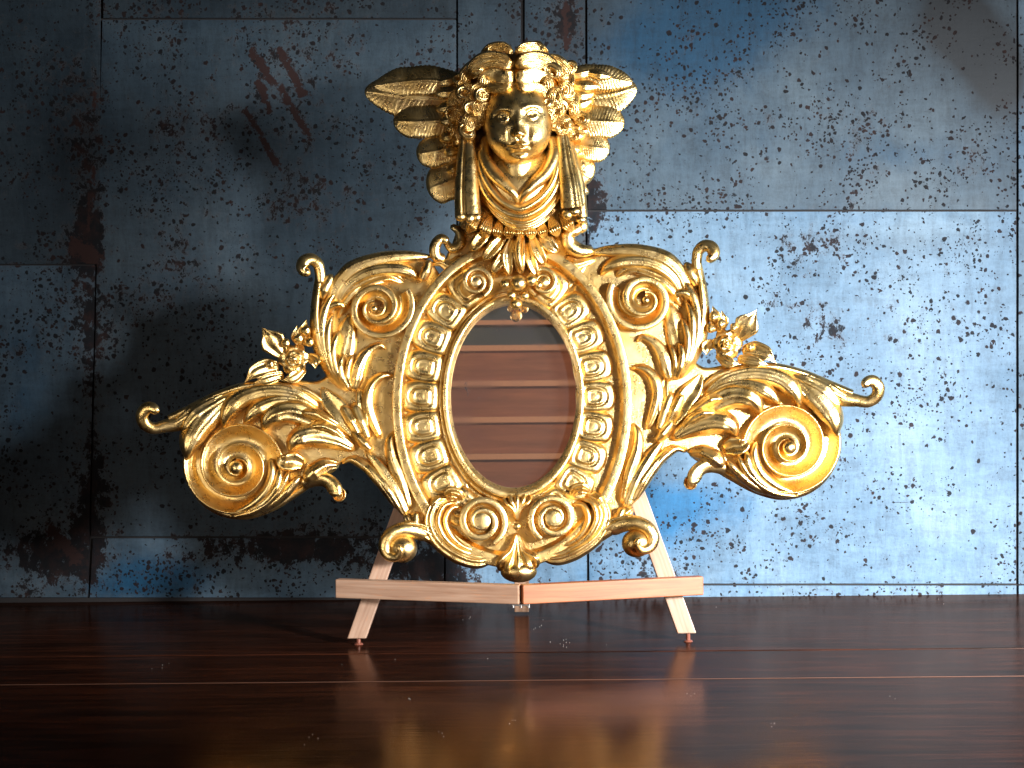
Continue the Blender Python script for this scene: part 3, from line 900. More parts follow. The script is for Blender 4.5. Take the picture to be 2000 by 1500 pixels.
def half(tag):
    # ---------- upper scroll
    us = empty('upper_scroll', parent=fr)
    volute(1250, 586, [70, 44, 15], math.radians(-150), -1, 42, 54, bead=3, drop=16, beadw=0.45, eye=7, eye_off=(12, 0), base=10, n=64, m=20).build('volute', us)
    # leaf rolling over the top of the scroll, tips towards the crest
    top = [
        ([(1345, 600), (1338, 552), (1308, 512), (1250, 492), (1190, 490), (1140, 494)], [4, 13, 17, 15, 12, 5], [4, 16, 20, 17, 12, 6], plump(5, .26)),
        ([(1335, 590), (1318, 545), (1280, 517), (1230, 510), (1190, 520), (1172, 538)], [3, 10, 14, 15, 14, 10], [4, 16, 20, 20, 19, 14], plump(4, .26)),
        ([(1330, 585), (1306, 552), (1268, 530), (1228, 524), (1202, 540)], [3, 9, 11, 11, 9], [4, 12, 16, 17, 12], p_cup),
        ([(1332, 600), (1312, 565), (1290, 546), (1262, 537), (1238, 536)], [3, 9, 10, 8, 4], [4, 12, 14, 10, 5], p_vein),
    ]
    for pts, wd, hh, pf in top:
        L_(us, 'leaf_lobe', D(pts, [22, 30, 32, 30, 27, 22]), wd, hh, pf, n=44, m=19, base=8)
    # ---------- tall outer acanthus with curled tip
    al = empty('acanthus_leaf', parent=fr)
    L_(al, 'leaf_stem', D([(1322, 742), (1352, 700), (1370, 655), (1376, 610), (1373, 566), (1366, 530), (1361, 508)], [26, 30, 34, 36, 34, 32, 34]), [6, 11, 13, 11, 9, 8, 8], [8, 16, 18, 16, 14, 12, 11], lean_round(-.35), n=50, base=2, b='open')
    tube(D([(1362, 530), (1361, 508), (1365, 489), (1377, 480), (1389, 483), (1394, 494), (1388, 503), (1380, 500)], [38, 40, 44, 47, 50, 54, 58, 60]), [8, 10, 10.5, 11, 12, 13, 12, 9], n=44, m=16).build('curl_tip', al)
    for pts, wd, hh in [
        ([(1324, 742), (1352, 694), (1364, 640), (1360, 595), (1346, 562), (1330, 542)], [5, 8, 9, 9, 8, 6], [8, 18, 22, 20, 18, 12]),
        ([(1322, 742), (1346, 698), (1354, 650), (1350, 610), (1340, 588)], [5, 7, 8, 8, 6], [8, 20, 24, 22, 14]),
        ([(1320, 742), (1340, 700), (1344, 655), (1332, 622)], [5, 7, 8, 7], [8, 22, 25, 17]),
        ([(1318, 742), (1332, 708), (1332, 684), (1324, 668)], [5, 8, 8, 6], [8, 22, 24, 16]),
        ([(1314, 740), (1320, 712), (1316, 690), (1308, 672)], [4, 6, 6, 5], [8, 18, 18, 12]),
        ([(1362, 560), (1352, 536), (1344, 522), (1338, 512)], [6, 9, 9, 6], [10, 18, 17, 10]),
        ([(1356, 590), (1340, 572), (1326, 572), (1318, 582)], [5, 7, 7, 5], [8, 16, 15, 8]),
    ]:
        L_(al, 'leaf_lobe', D(pts, [28, 32, 32, 34]), [q*1.28 for q in wd], hh, p_round, n=34, base=6, lb=0.25)
    L_(al, 'leaf_lobe', D([(1322, 742), (1336, 700), (1322, 650), (1312, 612), (1306, 590)], [20, 22, 22, 24]), [8, 26, 26, 20, 10], [6, 12, 12, 12, 8], plump(3, .26), n=40, m=19, base=4)
    # ---------- small stems between oval and leaf
    st = empty('side_leaves', parent=fr)
    for pts, wd, hh, pf in [
        ([(1310, 745), (1303, 715), (1293, 688), (1272, 664), (1254, 658), (1244, 668)], [5, 12, 12, 9, 6, 5], [10, 18, 17, 15, 14, 12], plump(3, .26)),
        ([(1263, 840), (1278, 802), (1285, 765), (1276, 736), (1252, 718), (1232, 719)], [5, 8, 10, 10, 8, 6], [10, 16, 20, 20, 18, 14], plump(2, .26)),
        ([(1288, 832), (1296, 795), (1295, 765), (1300, 738)], [4, 9, 10, 6], [8, 20, 18, 10], p_cup),
        ([(1286, 842), (1300, 800), (1312, 764)], [7, 10, 8], [16, 24, 16], p_round),
        ([(1300, 838), (1320, 796), (1335, 765)], [7, 10, 8], [16, 26, 16], plump(2, .26)),
        ([(1308, 834), (1340, 780), (1362, 748), (1370, 730)], [6, 18, 17, 6], [14, 18, 16, 8], p_cup),
        ([(1216, 985), (1228, 930), (1246, 870), (1245, 842), (1236, 826)], [6, 9, 11, 9, 6], [12, 20, 22, 18, 10], plump(2, .26)),
        ([(1222, 995), (1246, 935), (1272, 890), (1296, 858)], [8, 11, 10, 6], [14, 20, 18, 12], plump(3, .26)),
        ([(1232, 985), (1262, 930), (1290, 895), (1318, 868)], [5, 8, 8, 6], [12, 22, 20, 12], p_round),
        ([(1240, 980), (1274, 922), (1300, 890), (1326, 876), (1340, 884)], [3, 6, 7, 7, 5], [10, 18, 20, 18, 12], p_round),
        ([(1282, 862), (1296, 846), (1308, 830), (1316, 818)], [5, 10, 9, 6], [22, 30, 28, 18], p_round),
    ]:
        L_(st, 'leaf_lobe', D(pts, [26, 26, 24, 24]), [q*1.25 for q in wd], hh, pf, n=36, m=17, base=4)
    # ---------- lower arm
    ar = empty('lower_scroll', parent=fr)
    volute(1537, 868, [110, 76, 40, 15], math.radians(-38), 1, 36, 68, bead=5, drop=15, beadw=0.15, eye=14, eye_off=(5, 6), base=2, n=60, m=20).build('volute', ar)
    # spine of the arm and its outward tip
    L_(ar, 'leaf_stem', D([(1362, 766), (1400, 736), (1450, 721), (1510, 718), (1570, 731), (1622, 752), (1665, 769)], [24, 28, 32, 34, 32, 34, 38]), [4, 8, 9, 10, 9, 9, 8], [8, 14, 16, 18, 16, 14, 12], lean_round(-.2), n=60, base=2, b='open')
    tube(D([(1640, 776), (1672, 782), (1698, 784), (1713, 772), (1715, 755), (1704, 744), (1692, 748), (1690, 758)], [36, 44, 50, 56, 62, 66, 70, 72]), [18, 15, 12, 11.5, 12, 12.5, 12, 9], n=50, m=16, squash=0.85).build('curl_tip', ar)
    for pts, wd, hh, pf in [
        ([(1530, 722), (1580, 742), (1632, 768), (1668, 788)], [6, 12, 13, 7], [10, 22, 20, 10], plump(3, .24)),
        ([(1525, 724), (1572, 745), (1612, 768), (1642, 800)], [6, 14, 17, 9], [10, 24, 26, 14], plump(3, .24)),
        ([(1520, 724), (1570, 752), (1606, 785), (1628, 820), (1634, 852)], [6, 15, 22, 19, 8], [10, 24, 30, 30, 20], plump(4, .24)),
        ([(1505, 726), (1552, 748), (1584, 778), (1602, 806), (1608, 826)], [6, 14, 17, 12, 4], [10, 22, 26, 22, 12], p_vein),
        ([(1376, 770), (1425, 738), (1490, 730), (1535, 746), (1556, 772), (1562, 796)], [6, 13, 15, 16, 16, 7], [10, 20, 24, 28, 28, 16], plump(4, .24)),
        ([(1374, 784), (1415, 758), (1462, 752), (1500, 766), (1524, 790)], [6, 12, 13, 14, 6], [10, 18, 22, 26, 14], plump(4, .24)),
        ([(1352, 822), (1392, 790), (1440, 772), (1474, 784), (1487, 808)], [7, 16, 20, 18, 8], [12, 22, 28, 30, 16], plump(3, .24)),
        ([(1312, 858), (1350, 834), (1395, 822), (1428, 832), (1440, 852)], [6, 15, 21, 18, 7], [12, 22, 28, 32, 18], plump(4, .24)),
        ([(1340, 812), (1366, 796), (1392, 780), (1416, 778)], [5, 9, 10, 6], [18, 30, 30, 20], plump(2, .24)),
        ([(1330, 840), (1352, 818), (1380, 806), (1402, 808)], [5, 9, 10, 6], [18, 32, 32, 20], plump(2, .24)),
        ([(1540, 965), (1495, 948), (1466, 915), (1458, 880)], [4, 9, 10, 7], [8, 20, 26, 18], p_round),
        ([(1560, 970), (1508, 960), (1462, 925), (1440, 888)], [3, 7, 8, 6], [6, 16, 22, 16], p_round),
        ([(1520, 968), (1475, 948), (1436, 916), (1420, 900)], [4, 8, 9, 6], [8, 16, 20, 12], p_round),
        ([(1560, 965), (1520, 950), (1484, 918), (1474, 884), (1478, 862)], [3, 8, 10, 9, 6], [8, 18, 24, 24, 16], p_round),
        ([(1412, 878), (1430, 872), (1450, 870), (1462, 860)], [8, 16, 14, 7], [12, 20, 22, 14], p_cup),
        ([(1345, 885), (1370, 884), (1396, 896), (1414, 912)], [5, 13, 14, 8], [12, 24, 24, 12], plump(2, .24)),
    ]:
        L_(ar, 'leaf_lobe', D(pts, [24, 28, 33, 40]), [q*1.32 for q in wd], [q*1.15 for q in hh], pf, n=40, m=19, base=2)
    # under edge band of the arm
    L_(ar, 'lower_band', D([(1344, 884), (1385, 905), (1430, 932), (1480, 958), (1530, 969), (1580, 956), (1615, 926), (1636, 885)], [10, 12, 12, 12, 12]), 8, 12, p_round, n=60, base=0)
    tube(D([(1420, 916), (1392, 908), (1370, 912), (1358, 924), (1354, 938), (1358, 948)], [26, 34, 40, 44, 46, 48]), [12, 14, 14, 14, 15, 12], n=36, m=16, ridges=3).build('curl_tip', ar)
    volute(1350, 944, [17, 10, 5], math.radians(-60), -1, 44, 54, bead=2.5, drop=5, eye=5, base=6, n=30, m=10).build('curl_tip', ar)
    # ---------- rose with leaves and buds
    fl = empty('rose_spray', parent=fr)
    def leafy(pts, wd, hh=12, name='rose_leaf', ds=(30, 44, 50)):
        L_(fl, name, D(pts, ds), wd, hh, cupflute(2.0), n=26, m=15, base=16, b='point', lb=0.35)
    leafy([(1438, 664), (1458, 636), (1478, 605)], [10, 26, 8], 14, ds=(34, 50, 58))
    leafy([(1396, 648), (1398, 622), (1392, 597)], [7, 14, 6], 12)
    leafy([(1404, 650), (1412, 626), (1410, 606)], [6, 12, 5], 12)
    leafy([(1448, 684), (1474, 684), (1494, 690), (1517, 710)], [9, 19, 15, 5], 14)
    leafy([(1440, 700), (1470, 706), (1500, 712)], [8, 13, 5], 12)
    leafy([(1400, 690), (1420, 706), (1446, 712)], [8, 13, 5], 12)
    leafy([(1396, 668), (1382, 676), (1380, 694)], [7, 13, 6], 12)
    for (u, v, r, d) in [(1395, 618, 10.5, 52), (1409, 632, 9.5, 56), (1389, 641, 9.5, 54), (1434, 639, 8.5, 58), (1484, 700, 10, 40), (1466, 678, 9, 46)]:
        blob(u, v, d, r, r, r*0.9, fn=lambda x, y, z: 1+0.05*np.cos(3*np.arctan2(y, x))).build('bud', fl)
    cu, cv = 1420, 671
    for ringi, (nr, rr, wr, dd) in enumerate([(6, 22, 14, 40), (5, 13, 11, 54), (3, 6, 7, 64)]):
        for k in range(nr):
            a = k/nr*2*PI+ringi*0.5
            c0 = (cu+math.cos(a)*rr*0.2, cv+math.sin(a)*rr*0.2); c1 = (cu+math.cos(a)*rr*0.8, cv+math.sin(a)*rr*0.8); c2 = (cu+math.cos(a)*rr*1.45, cv+math.sin(a)*rr*1.45)
            L_(fl, 'petal', [(c0[0], c0[1], dd), (c1[0], c1[1], dd+2), (c2[0], c2[1], dd-6)], [wr*0.5, wr, wr*0.8], [6, 9, 12], p_cup, n=16, m=11, base=18, lb=0.5)
    blob(cu, cv, 70, 5, 5, 6).build('bud', fl)

half('right')
s_mirror[0] = True
half('left')
s_mirror[0] = False

# ---------- bottom volutes, palmette and foot curls
bs_ = empty('base_scrolls', parent=fr)
flat_volute(940, 1018, [56, 38, 16], math.radians(60), -1, 60, groove=18).build('volute', bs_)
flat_volute(1081, 1012, [54, 36, 15], math.radians(120), 1, 60, groove=18).build('volute', bs_)
for sgn, L in ((1, [
    ([(880, 975), (852, 985), (840, 1015), (852, 1050), (890, 1082), (935, 1096), (975, 1085)], [7, 13, 15, 16, 17, 15, 8], [16, 26, 28, 28, 28, 24, 12], flute(3, .3)),
    ([(905, 990), (884, 992), (870, 1015), (880, 1045), (910, 1070), (945, 1076)], [5, 8, 9, 9, 8, 4], [16, 26, 28, 24, 20, 10], p_round),
    ([(892, 980), (868, 988), (856, 1015), (866, 1046), (898, 1074), (938, 1086)], [5, 8, 9, 9, 8, 4], [18, 30, 32, 28, 24, 12], p_round),
    ([(868, 968), (880, 962), (896, 966), (905, 978)], [8, 13, 12, 8], [22, 34, 32, 18], flute(2, .35)),
    ([(842, 1000), (850, 980), (866, 970)], [6, 10, 7], [18, 26, 16], p_round)]),
    (-1, [
    ([(1140, 968), (1168, 975), (1182, 1003), (1170, 1040), (1132, 1072), (1085, 1090), (1046, 1084)], [7, 13, 15, 16, 17, 15, 8], [16, 26, 28, 28, 28, 24, 12], flute(3, .3)),
    ([(1118, 984), (1138, 986), (1150, 1008), (1140, 1038), (1112, 1062), (1078, 1070)], [5, 8, 9, 9, 8, 4], [16, 26, 28, 24, 20, 10], p_round),
    ([(1130, 974), (1154, 980), (1166, 1006), (1154, 1040), (1124, 1066), (1084, 1080)], [5, 8, 9, 9, 8, 4], [18, 30, 32, 28, 24, 12], p_round),
    ([(1152, 960), (1140, 954), (1124, 957), (1116, 970)], [8, 13, 12, 8], [22, 34, 32, 18], flute(2, .35)),
    ([(1178, 990), (1170, 972), (1156, 962)], [6, 10, 7], [18, 26, 16], p_round)])):
    for pts, wd, hh, pf in L:
        L_(bs_, 'leaf_lobe', D(pts, [28, 28, 26]), wd, hh, pf, n=46, m=19, base=2)
blob(1010, 1028, 62, 8, 8, 8).build('bead', bs_)
pal = empty('palmette', parent=fr)
for (tu, tv, wd) in [(1013, 1130, 12), (992, 1128, 10), (1034, 1124, 10), (976, 1112, 9), (1048, 1106, 9)]:
    L_(pal, 'leaf_lobe', D([(1010, 1040), (1010+(tu-1010)*0.35, 1075), (tu, tv-12), (tu, tv+4)], [44, 42, 44, 34]), [3, wd*0.7, wd*1.05, wd*0.8], [8, 16, 22, 20], flute(2, .25), n=30, m=15, base=2, lb=0.3)
blob(1013, 1116, 38, 36, 22, 28).build('palmette_base', pal)
for (tu, tv, wd) in [(1010, 962, 7), (997, 964, 6), (1024, 963, 6), (985, 969, 5), (1036, 967, 5)]:
    L_(pal, 'leaf_lobe', D([(1010, 1018), (1010+(tu-1010)*0.3, 995), (tu, tv+8), (tu, tv)], [40, 40, 38, 36]), [3, wd*0.8, wd, wd*0.7], [6, 12, 16, 12], p_round, n=22, m=11, base=10)
for side, (cu, cv, r, sg) in enumerate([(778, 1066, 31, 1), (1247, 1050, 30, -1)]):
    ft = empty('foot_scroll', parent=fr)
    if sg > 0: bc = (786, 1071); C_ = [(836, 1044), (806, 1036), (778, 1036), (757, 1050), (751, 1070), (760, 1086), (776, 1088), (782, 1074), (774, 1064)]
    else: bc = (1243, 1061); C_ = [(1190, 1034), (1216, 1024), (1246, 1022), (1268, 1034), (1276, 1052), (1268, 1070), (1252, 1074), (1244, 1062), (1252, 1050)]
    blob(bc[0], bc[1], 44, 29, 28, 30, n=24, m=36).build('scroll_ball', ft)
    tube(D(C_, [34, 46, 54, 58, 58, 60, 70, 78, 80]), [16, 16, 15, 14, 13, 12, 10, 8, 6], n=60, m=18, squash=0.9).build('scroll_curl', ft)
    if sg > 0: P = [(880, 1070), (845, 1046), (815, 1032), (790, 1030), (768, 1036)]; Q = [(818, 1040), (812, 1018), (812, 998)]; R2 = [(840, 1040), (805, 1020), (790, 1002)]
    else: P = [(1140, 1058), (1175, 1038), (1208, 1020), (1232, 1016), (1256, 1020)]; Q = [(1200, 1030), (1212, 1006), (1218, 990)]; R2 = [(1180, 1030), (1216, 1008), (1236, 992)]
    L_(ft, 'leaf_stem', D(P, [22, 28, 36, 44, 50]), [10, 18, 17, 14, 6], [16, 22, 24, 22, 10], flute(3, .3), n=40, m=19, base=2)
    L_(ft, 'leaf_lobe', D(Q, [30, 34, 34]), [7, 10, 8], [16, 20, 14], p_round, base=4)
    L_(ft, 'leaf_lobe', D(R2, [30, 30, 30]), [8, 13, 9], [14, 20, 14], flute(2, .3), base=4)

# ---------- crest volutes behind the grapes
cr = empty('crest_ornament', parent=fr)
flat_volute(930, 550, [36, 23, 9], math.radians(60), -1, 62, base=20, groove=14).build('volute', cr)
flat_volute(1062, 550, [36, 23, 9], math.radians(120), 1, 62, base=20, groove=14).build('volute', cr)
# curved shoulders beside the crest
tube(D([(1140, 432), (1128, 446), (1110, 456), (1112, 476), (1130, 488), (1160, 490)], [40, 44, 44, 40, 36, 28]), [8, 13, 14, 15, 13, 8], n=36, m=16).build('shoulder_scroll', cr)
blob(1136, 440, 42, 13, 16, 13).build('shoulder_scroll', cr)
tube(D([(868, 506), (852, 500), (850, 480), (862, 466), (876, 472)], [26, 32, 36, 38, 38]), [9, 11, 11, 10, 7], n=36, m=16).build('shoulder_scroll', cr)
tube(D([(868, 470), (884, 486), (900, 476), (896, 452), (880, 440)], [22, 26, 28, 26, 24]), [6, 9, 10, 9, 6], n=30, m=14).build('shoulder_scroll', cr)
L_(cr, 'leaf_lobe', D([(905, 505), (880, 520), (862, 512), (842, 516)], [22, 24, 24, 22]), [12, 14, 10, 5], [10, 14, 12, 8], flute(2, .3))
L_(cr, 'leaf_lobe', D([(838, 508), (832, 530), (822, 550)], [34, 36, 34]), [7, 11, 8], [14, 18, 12], p_round)
L_(cr, 'leaf_lobe', D([(1100, 505), (1124, 516), (1142, 512), (1164, 506)], [22, 24, 24, 22]), [12, 14, 10, 5], [10, 14, 12, 8], flute(2, .3))
# drooping acanthus
for pts, wd, hh in [
    ([(966, 442), (940, 464), (920, 490)], [6, 15, 11], [14, 22, 16]),
    ([(992, 452), (964, 484), (944, 508)], [6, 14, 11], [18, 26, 18]),
    ([(1000, 470), (978, 508), (960, 532)], [5, 12, 9], [14, 22, 14]),
    ([(1050, 448), (1072, 476), (1090, 492)], [6, 15, 11], [14, 22, 16]),
    ([(1034, 452), (1050, 488), (1064, 516)], [6, 13, 11], [18, 26, 18]),
    ([(1030, 470), (1038, 510), (1048, 538)], [5, 12, 9], [14, 22, 14]),
    ([(1004, 458), (992, 500), (996, 538)], [6, 14, 8], [20, 28, 14]),
    ([(1020, 456), (1014, 496), (1018, 536)], [6, 13, 9], [22, 32, 20])]:
    L_(cr, 'leaf_lobe', D(pts, [48, 56, 58]), wd, hh, p_cup, n=30, m=17, base=20, b='round', lb=0.3)
L_(cr, 'leaf_rib', D([(1016, 450), (1012, 480), (1014, 505), (1020, 530)], [70, 82, 84, 76]), [4, 6, 6, 4], [6, 10, 10, 6], p_round, base=40)
for (u, v, r, d) in [(987, 554, 10.5, 76), (1013, 552, 15, 84), (1038, 547, 11, 80), (1025, 577, 8.5, 76), (999, 576, 9, 76), (1008, 593, 12, 72), (1052, 556, 8, 72)]:
    blob(u, v, d, r, r*1.05, r).build('grape', cr)
# feather fringe under the drape
for q, (u, v, a, ln, wd) in enumerate([(934, 432, 135, 44, 13), (956, 438, 118, 40, 13), (976, 443, 106, 34, 12), (996, 446, 97, 31, 12), (1016, 447, 90, 30, 12), (1036, 446, 83, 31, 12), (1056, 442, 74, 36, 12), (1076, 437, 62, 40, 13), (1098, 430, 48, 42, 13)]):
    ca, sa = math.cos(math.radians(a)), math.sin(math.radians(a)); up_ = 6*(q % 2)
    L_(cr, 'fringe_feather', [(u-ca*8, v-20, 54+up_), (u+ca*ln*0.12, v-4, 70+up_), (u+ca*ln*0.50, v+sa*ln*0.42, 76+up_), (u+ca*ln*0.75, v+sa*ln*0.70, 62+up_)], [wd*0.35, wd*0.7, wd*1.0, wd*0.7], [6, 8, 9, 5], flute(5, .7), n=30, m=41, base=26, lb=0.35)

# ---------- wings
def featherprof(k):
    def f(s, t):
        a = np.abs(s)
        barb = 0.026*np.sin((t*k*2.0-a*4.0+0.4*np.sin(t*17+s*3))*PI)*np.clip(a*4, 0, 1)+0.03*np.sin((t*k*4.3-a*9.0)*PI)
        return np.sqrt(np.clip(1-a**6, 0, 1))*(0.74+0.12*np.cos(s*PI)+barb)+0.34*np.exp(-(s/0.06)**2)*(1-t)**0.5
    return f
def wing(F_, coverts):
    wg = empty('wing', parent=fr)
    for pts, wd, d in F_:
        L_(wg, 'feather', D(pts, d), [q*1.14 for q in wd], [11, 13, 12, 9], featherprof(20), n=130, m=37, base=6, wob=0.022, a='open', b='round', lb=0.26)
    for (u, v, a, ln, wd_, d) in coverts:
        ca, sa = math.cos(math.radians(a)), math.sin(math.radians(a))
        L_(wg, 'covert_feather', [(u, v, d), (u+ca*ln*.5, v+sa*ln*.5, d+3), (u+ca*ln, v+sa*ln, d-3)], [wd_*.7, wd_, wd_*.6], [8, 10, 7], featherprof(7), n=30, m=19, base=12, a='open', lb=0.35)
wing([([(900, 196), (850, 190), (790, 186), (712, 178)], [28, 36, 36, 22], [14, 20, 22, 22]),
      ([(900, 170), (850, 158), (790, 160), (728, 168)], [22, 26, 26, 14], [22, 30, 30, 26]),
      ([(900, 232), (860, 236), (815, 238), (768, 236)], [22, 28, 29, 24], [22, 28, 28, 24]),
      ([(905, 285), (875, 290), (845, 297), (813, 300)], [20, 27, 28, 23], [20, 24, 26, 22]),
      ([(910, 345), (885, 352), (858, 362), (834, 370)], [20, 31, 33, 27], [18, 22, 24, 20]),
      ([(905, 315), (885, 322), (862, 328), (845, 332)], [12, 18, 17, 10], [14, 18, 18, 16])],
     [(898, 150, 165, 50, 14, 34), (898, 178, 175, 52, 14, 36), (898, 205, 170, 48, 13, 38), (895, 232, 172, 40, 12, 38), (892, 262, 165, 36, 12, 36), (895, 292, 165, 30, 11, 34), (898, 325, 160, 28, 11, 34)])
wing([([(1105, 190), (1150, 188), (1200, 182), (1244, 170)], [26, 34, 34, 20], [16, 22, 24, 24]),
      ([(1105, 160), (1150, 152), (1195, 154), (1236, 162)], [20, 24, 22, 12], [26, 34, 32, 28]),
      ([(1110, 232), (1145, 236), (1185, 238), (1220, 240)], [20, 28, 29, 24], [22, 28, 28, 24]),
      ([(1108, 280), (1135, 284), (1165, 289), (1191, 292)], [18, 24, 26, 22], [20, 24, 26, 22]),
      ([(1105, 320), (1122, 328), (1142, 340), (1157, 350)], [16, 23, 26, 21], [18, 22, 24, 20]),
      ([(1108, 352), (1124, 366), (1138, 372), (1150, 378)], [10, 14, 12, 7], [14, 16, 16, 14])],
     [(1108, 148, -12, 56, 13, 44), (1112, 166, 2, 60, 13, 44), (1110, 190, -8, 52, 13, 42), (1112, 212, -22, 50, 12, 42), (1114, 236, -8, 36, 12, 40), (1110, 262, 5, 34, 12, 38), (1108, 288, 12, 30, 11, 36), (1150, 142, 10, 46, 11, 46)])

# ---------- head
hd = empty('cherub_head', parent=fr)
def face():
    cx, cy = 1011, 240
    n, m = 110, 150
    al = np.linspace(0, 1, n)**0.9; ph = np.linspace(0, 2*PI, m+1)
    A, Ph = np.meshgrid(al*PI/2*1.12, ph, indexing='ij')
    c, s = np.cos(Ph), np.sin(Ph)          # s>0 = downwards in the picture
    rx = 61.0; ry = np.where(s > 0, 78.0, 84.0)
    k = 1+0.02*np.clip(s, 0, 1)*np.abs(c)      # narrower jaw
    ssin = np.sin(A)
    x = ssin*c*rx*k; y = -ssin*s*ry                  # y up
    z = 62*np.cos(A)
    z = np.where(z > 0, 62*(np.clip(z, 0, 99)/62)**0.82, z*1.5)
    def g(x0, y0, sx, sy): return np.exp(-((x-x0)/sx)**2-((y-y0)/sy)**2)
    w = np.clip(np.cos(A)*2.2, 0, 1)
    f = 0*x
    for q in (-1, 1):
        ex, ey = q*27.5+1, 18.0+q*1.5
        f += 6.5*g(q*34, -24, 22, 19)
        f += -9.0*g(ex-q*1, ey+1, 15, 9.5)
        ball = np.clip(1-((x-ex)/11.5)**2-((y-ey)/8.8)**2, 0, 1)
        f += 6.8*np.sqrt(ball)
        # lids
        arc_u = ey+7.4-0.050*(x-ex)**2; arc_l = ey-6.4+0.042*(x-ex)**2
        win = np.exp(-((x-ex)/12.5)**4)
        f += 2.2*np.exp(-((y-arc_u)/1.7)**2)*win + 1.0*np.exp(-((y-arc_l)/1.6)**2)*win
        f += -1.4*np.exp(-((y-arc_u-3.6)/2.0)**2)*win
        f += -2.8*g(ex+0.5, ey+0.6, 2.7, 2.9)+1.2*g(ex+1.5, ey+2.0, 1.2, 1.2)
        f += -0.8*(np.exp(-((np.hypot(x-ex, y-ey)-5.8)/0.9)**2))*win
        f += 2.8*np.exp(-((y-(ey+17-0.012*(x-ex+q*3)**2))/5.5)**2)*np.exp(-((x-ex)/19)**4)
        f += 4.4*g(q*8.0+2, -13.5, 4.2, 4.2)
        f += -3.5*g(q*4.5+2, -18.5, 2.6, 1.8)
        f += -2.5*g(q*19+1, -38, 4, 5)
        f += -3.0*g(q*18+1, -14, 5, 13)
    f += 6.5*np.exp(-((x-1.5)/6.5)**2)*np.exp(-((y-8)/18)**4)*(1.0-0.012*(y+8))
    f += 11.5*g(2, -10, 8, 8)
    f += -2.2*g(1, -25, 2.8, 5)
    up = np.exp(-((y+32.0+0.010*(x-1)**2-1.1*np.exp(-((np.abs(x-1)-4)/3.0)**2))/3.0)**2)*np.exp(-((x-1)/14.5)**4)
    lo = np.exp(-((y+41.5-0.014*(x-1)**2)/3.6)**2)*np.exp(-((x-1)/11.0)**4)
    f += 4.6*up+5.4*lo-4.2*np.exp(-((y+37.2-0.004*(x-1)**2)/1.4)**2)*np.exp(-((x-1)/15)**4)
    f += 5.0*g(1, -37, 18, 12)
    f += -4.5*g(1, -50, 11, 3.6)+9.5*g(1, -61, 14, 10)
    f += 3.5*g(0, 48, 34, 20)
    z = z+f*w
    tl = math.radians(-3)
    X = x*math.cos(tl)+y*math.sin(tl); Y = -x*math.sin(tl)+y*math.cos(tl)
    fy = math.radians(8)
    G = np.stack([cx+X*1.09, cy-(Y*math.cos(fy)+(z-30)*-math.sin(fy))*1.07+3, 97+z*math.cos(fy)+Y*math.sin(fy)], -1)
    mb = MB(); mb.grid(G); return mb
face().build('face', hd)
blob(1008, 192, 62, 96, 84, 66, n=30, m=48).build('hair_cap', hd)
for q in (-1, 1): blob(1011+q*61, 250, 84, 7, 13, 10).build('ear', hd)
blob(1011, 315, 70, 36, 55, 36).build('neck', hd)

# locks swept from the parting
locks = [
 ([(1002, 132), (975, 118), (945, 120), (922, 140), (912, 160)], [10, 17, 19, 17, 10], 118, 22, 5),
 ([(1003, 104), (982, 92), (958, 96), (938, 108)], [6, 11, 12, 8], 90, 15, 4),
 ([(1004, 144), (988, 151), (966, 147), (946, 154), (932, 170)], [12, 17, 17, 13, 8], 132, 16, 7),
 ([(1002, 160), (986, 171), (966, 172), (948, 170), (932, 178)], [4, 9, 11, 10, 7], 144, 12, 5),
 ([(1006, 132), (1032, 118), (1060, 120), (1082, 138), (1094, 158)], [10, 17, 19, 17, 10], 118, 22, 5),
 ([(1005, 104), (1028, 92), (1052, 94), (1072, 106)], [6, 11, 12, 8], 90, 15, 4),
 ([(1006, 144), (1022, 151), (1044, 148), (1064, 155), (1080, 170)], [12, 17, 17, 13, 8], 132, 16, 7),
 ([(1008, 160), (1024, 171), (1042, 170), (1058, 174), (1074, 188), (1088, 186)], [4, 8, 10, 10, 9, 6], 144, 12, 5),
 ([(960, 118), (930, 128), (908, 150), (896, 172)], [9, 15, 16, 10], 82, 20, 4),
 ([(1060, 112), (1088, 122), (1108, 142), (1118, 165)], [9, 15, 16, 10], 84, 20, 4),
 ([(938, 168), (925, 190), (914, 212), (905, 232)], [10, 16, 16, 9], 100, 22, 4),
 ([(930, 200), (920, 225), (908, 248), (902, 268)], [9, 15, 15, 8], 94, 20, 4),
 ([(905, 170), (890, 192), (882, 212), (878, 232)], [9, 14, 13, 7], 62, 20, 4),
 ([(945, 190), (944, 212), (936, 236), (928, 258)], [7, 10, 10, 6], 110, 16, 3),
 ([(1074, 172), (1086, 194), (1092, 216), (1104, 236)], [9, 15, 15, 8], 104, 22, 4),
 ([(1066, 192), (1074, 214), (1080, 236), (1096, 250)], [8, 11, 12, 7], 108, 18, 4),
 ([(1096, 160), (1110, 182), (1116, 206), (1126, 226)], [9, 14, 14, 8], 76, 20, 4),
 ([(1092, 220), (1104, 240), (1118, 252), (1132, 250)], [8, 13, 12, 6], 84, 20, 4),
 ([(1084, 240), (1096, 256), (1112, 268)], [7, 10, 6], 86, 16, 3),
 ([(900, 240), (890, 258), (886, 276)], [8, 11, 6], 60, 16, 3),
]
for pts, wd, d, hh, k in locks:
    d0 = d
    dd = [d0, d0-2, d0-12, d0-24, d0-34][:len(pts)] if len(pts) > 3 else [d0, d0-6, d0-14][:len(pts)]
    while len(dd) < len(pts): dd.append(dd[-1]-4)
    L_(hd, 'hair_lock', D(pts, dd), wd, hh, flute(k*2, .34), n=34, m=41, base=d0-52, la=0.2, lb=0.35, jit=0.6)
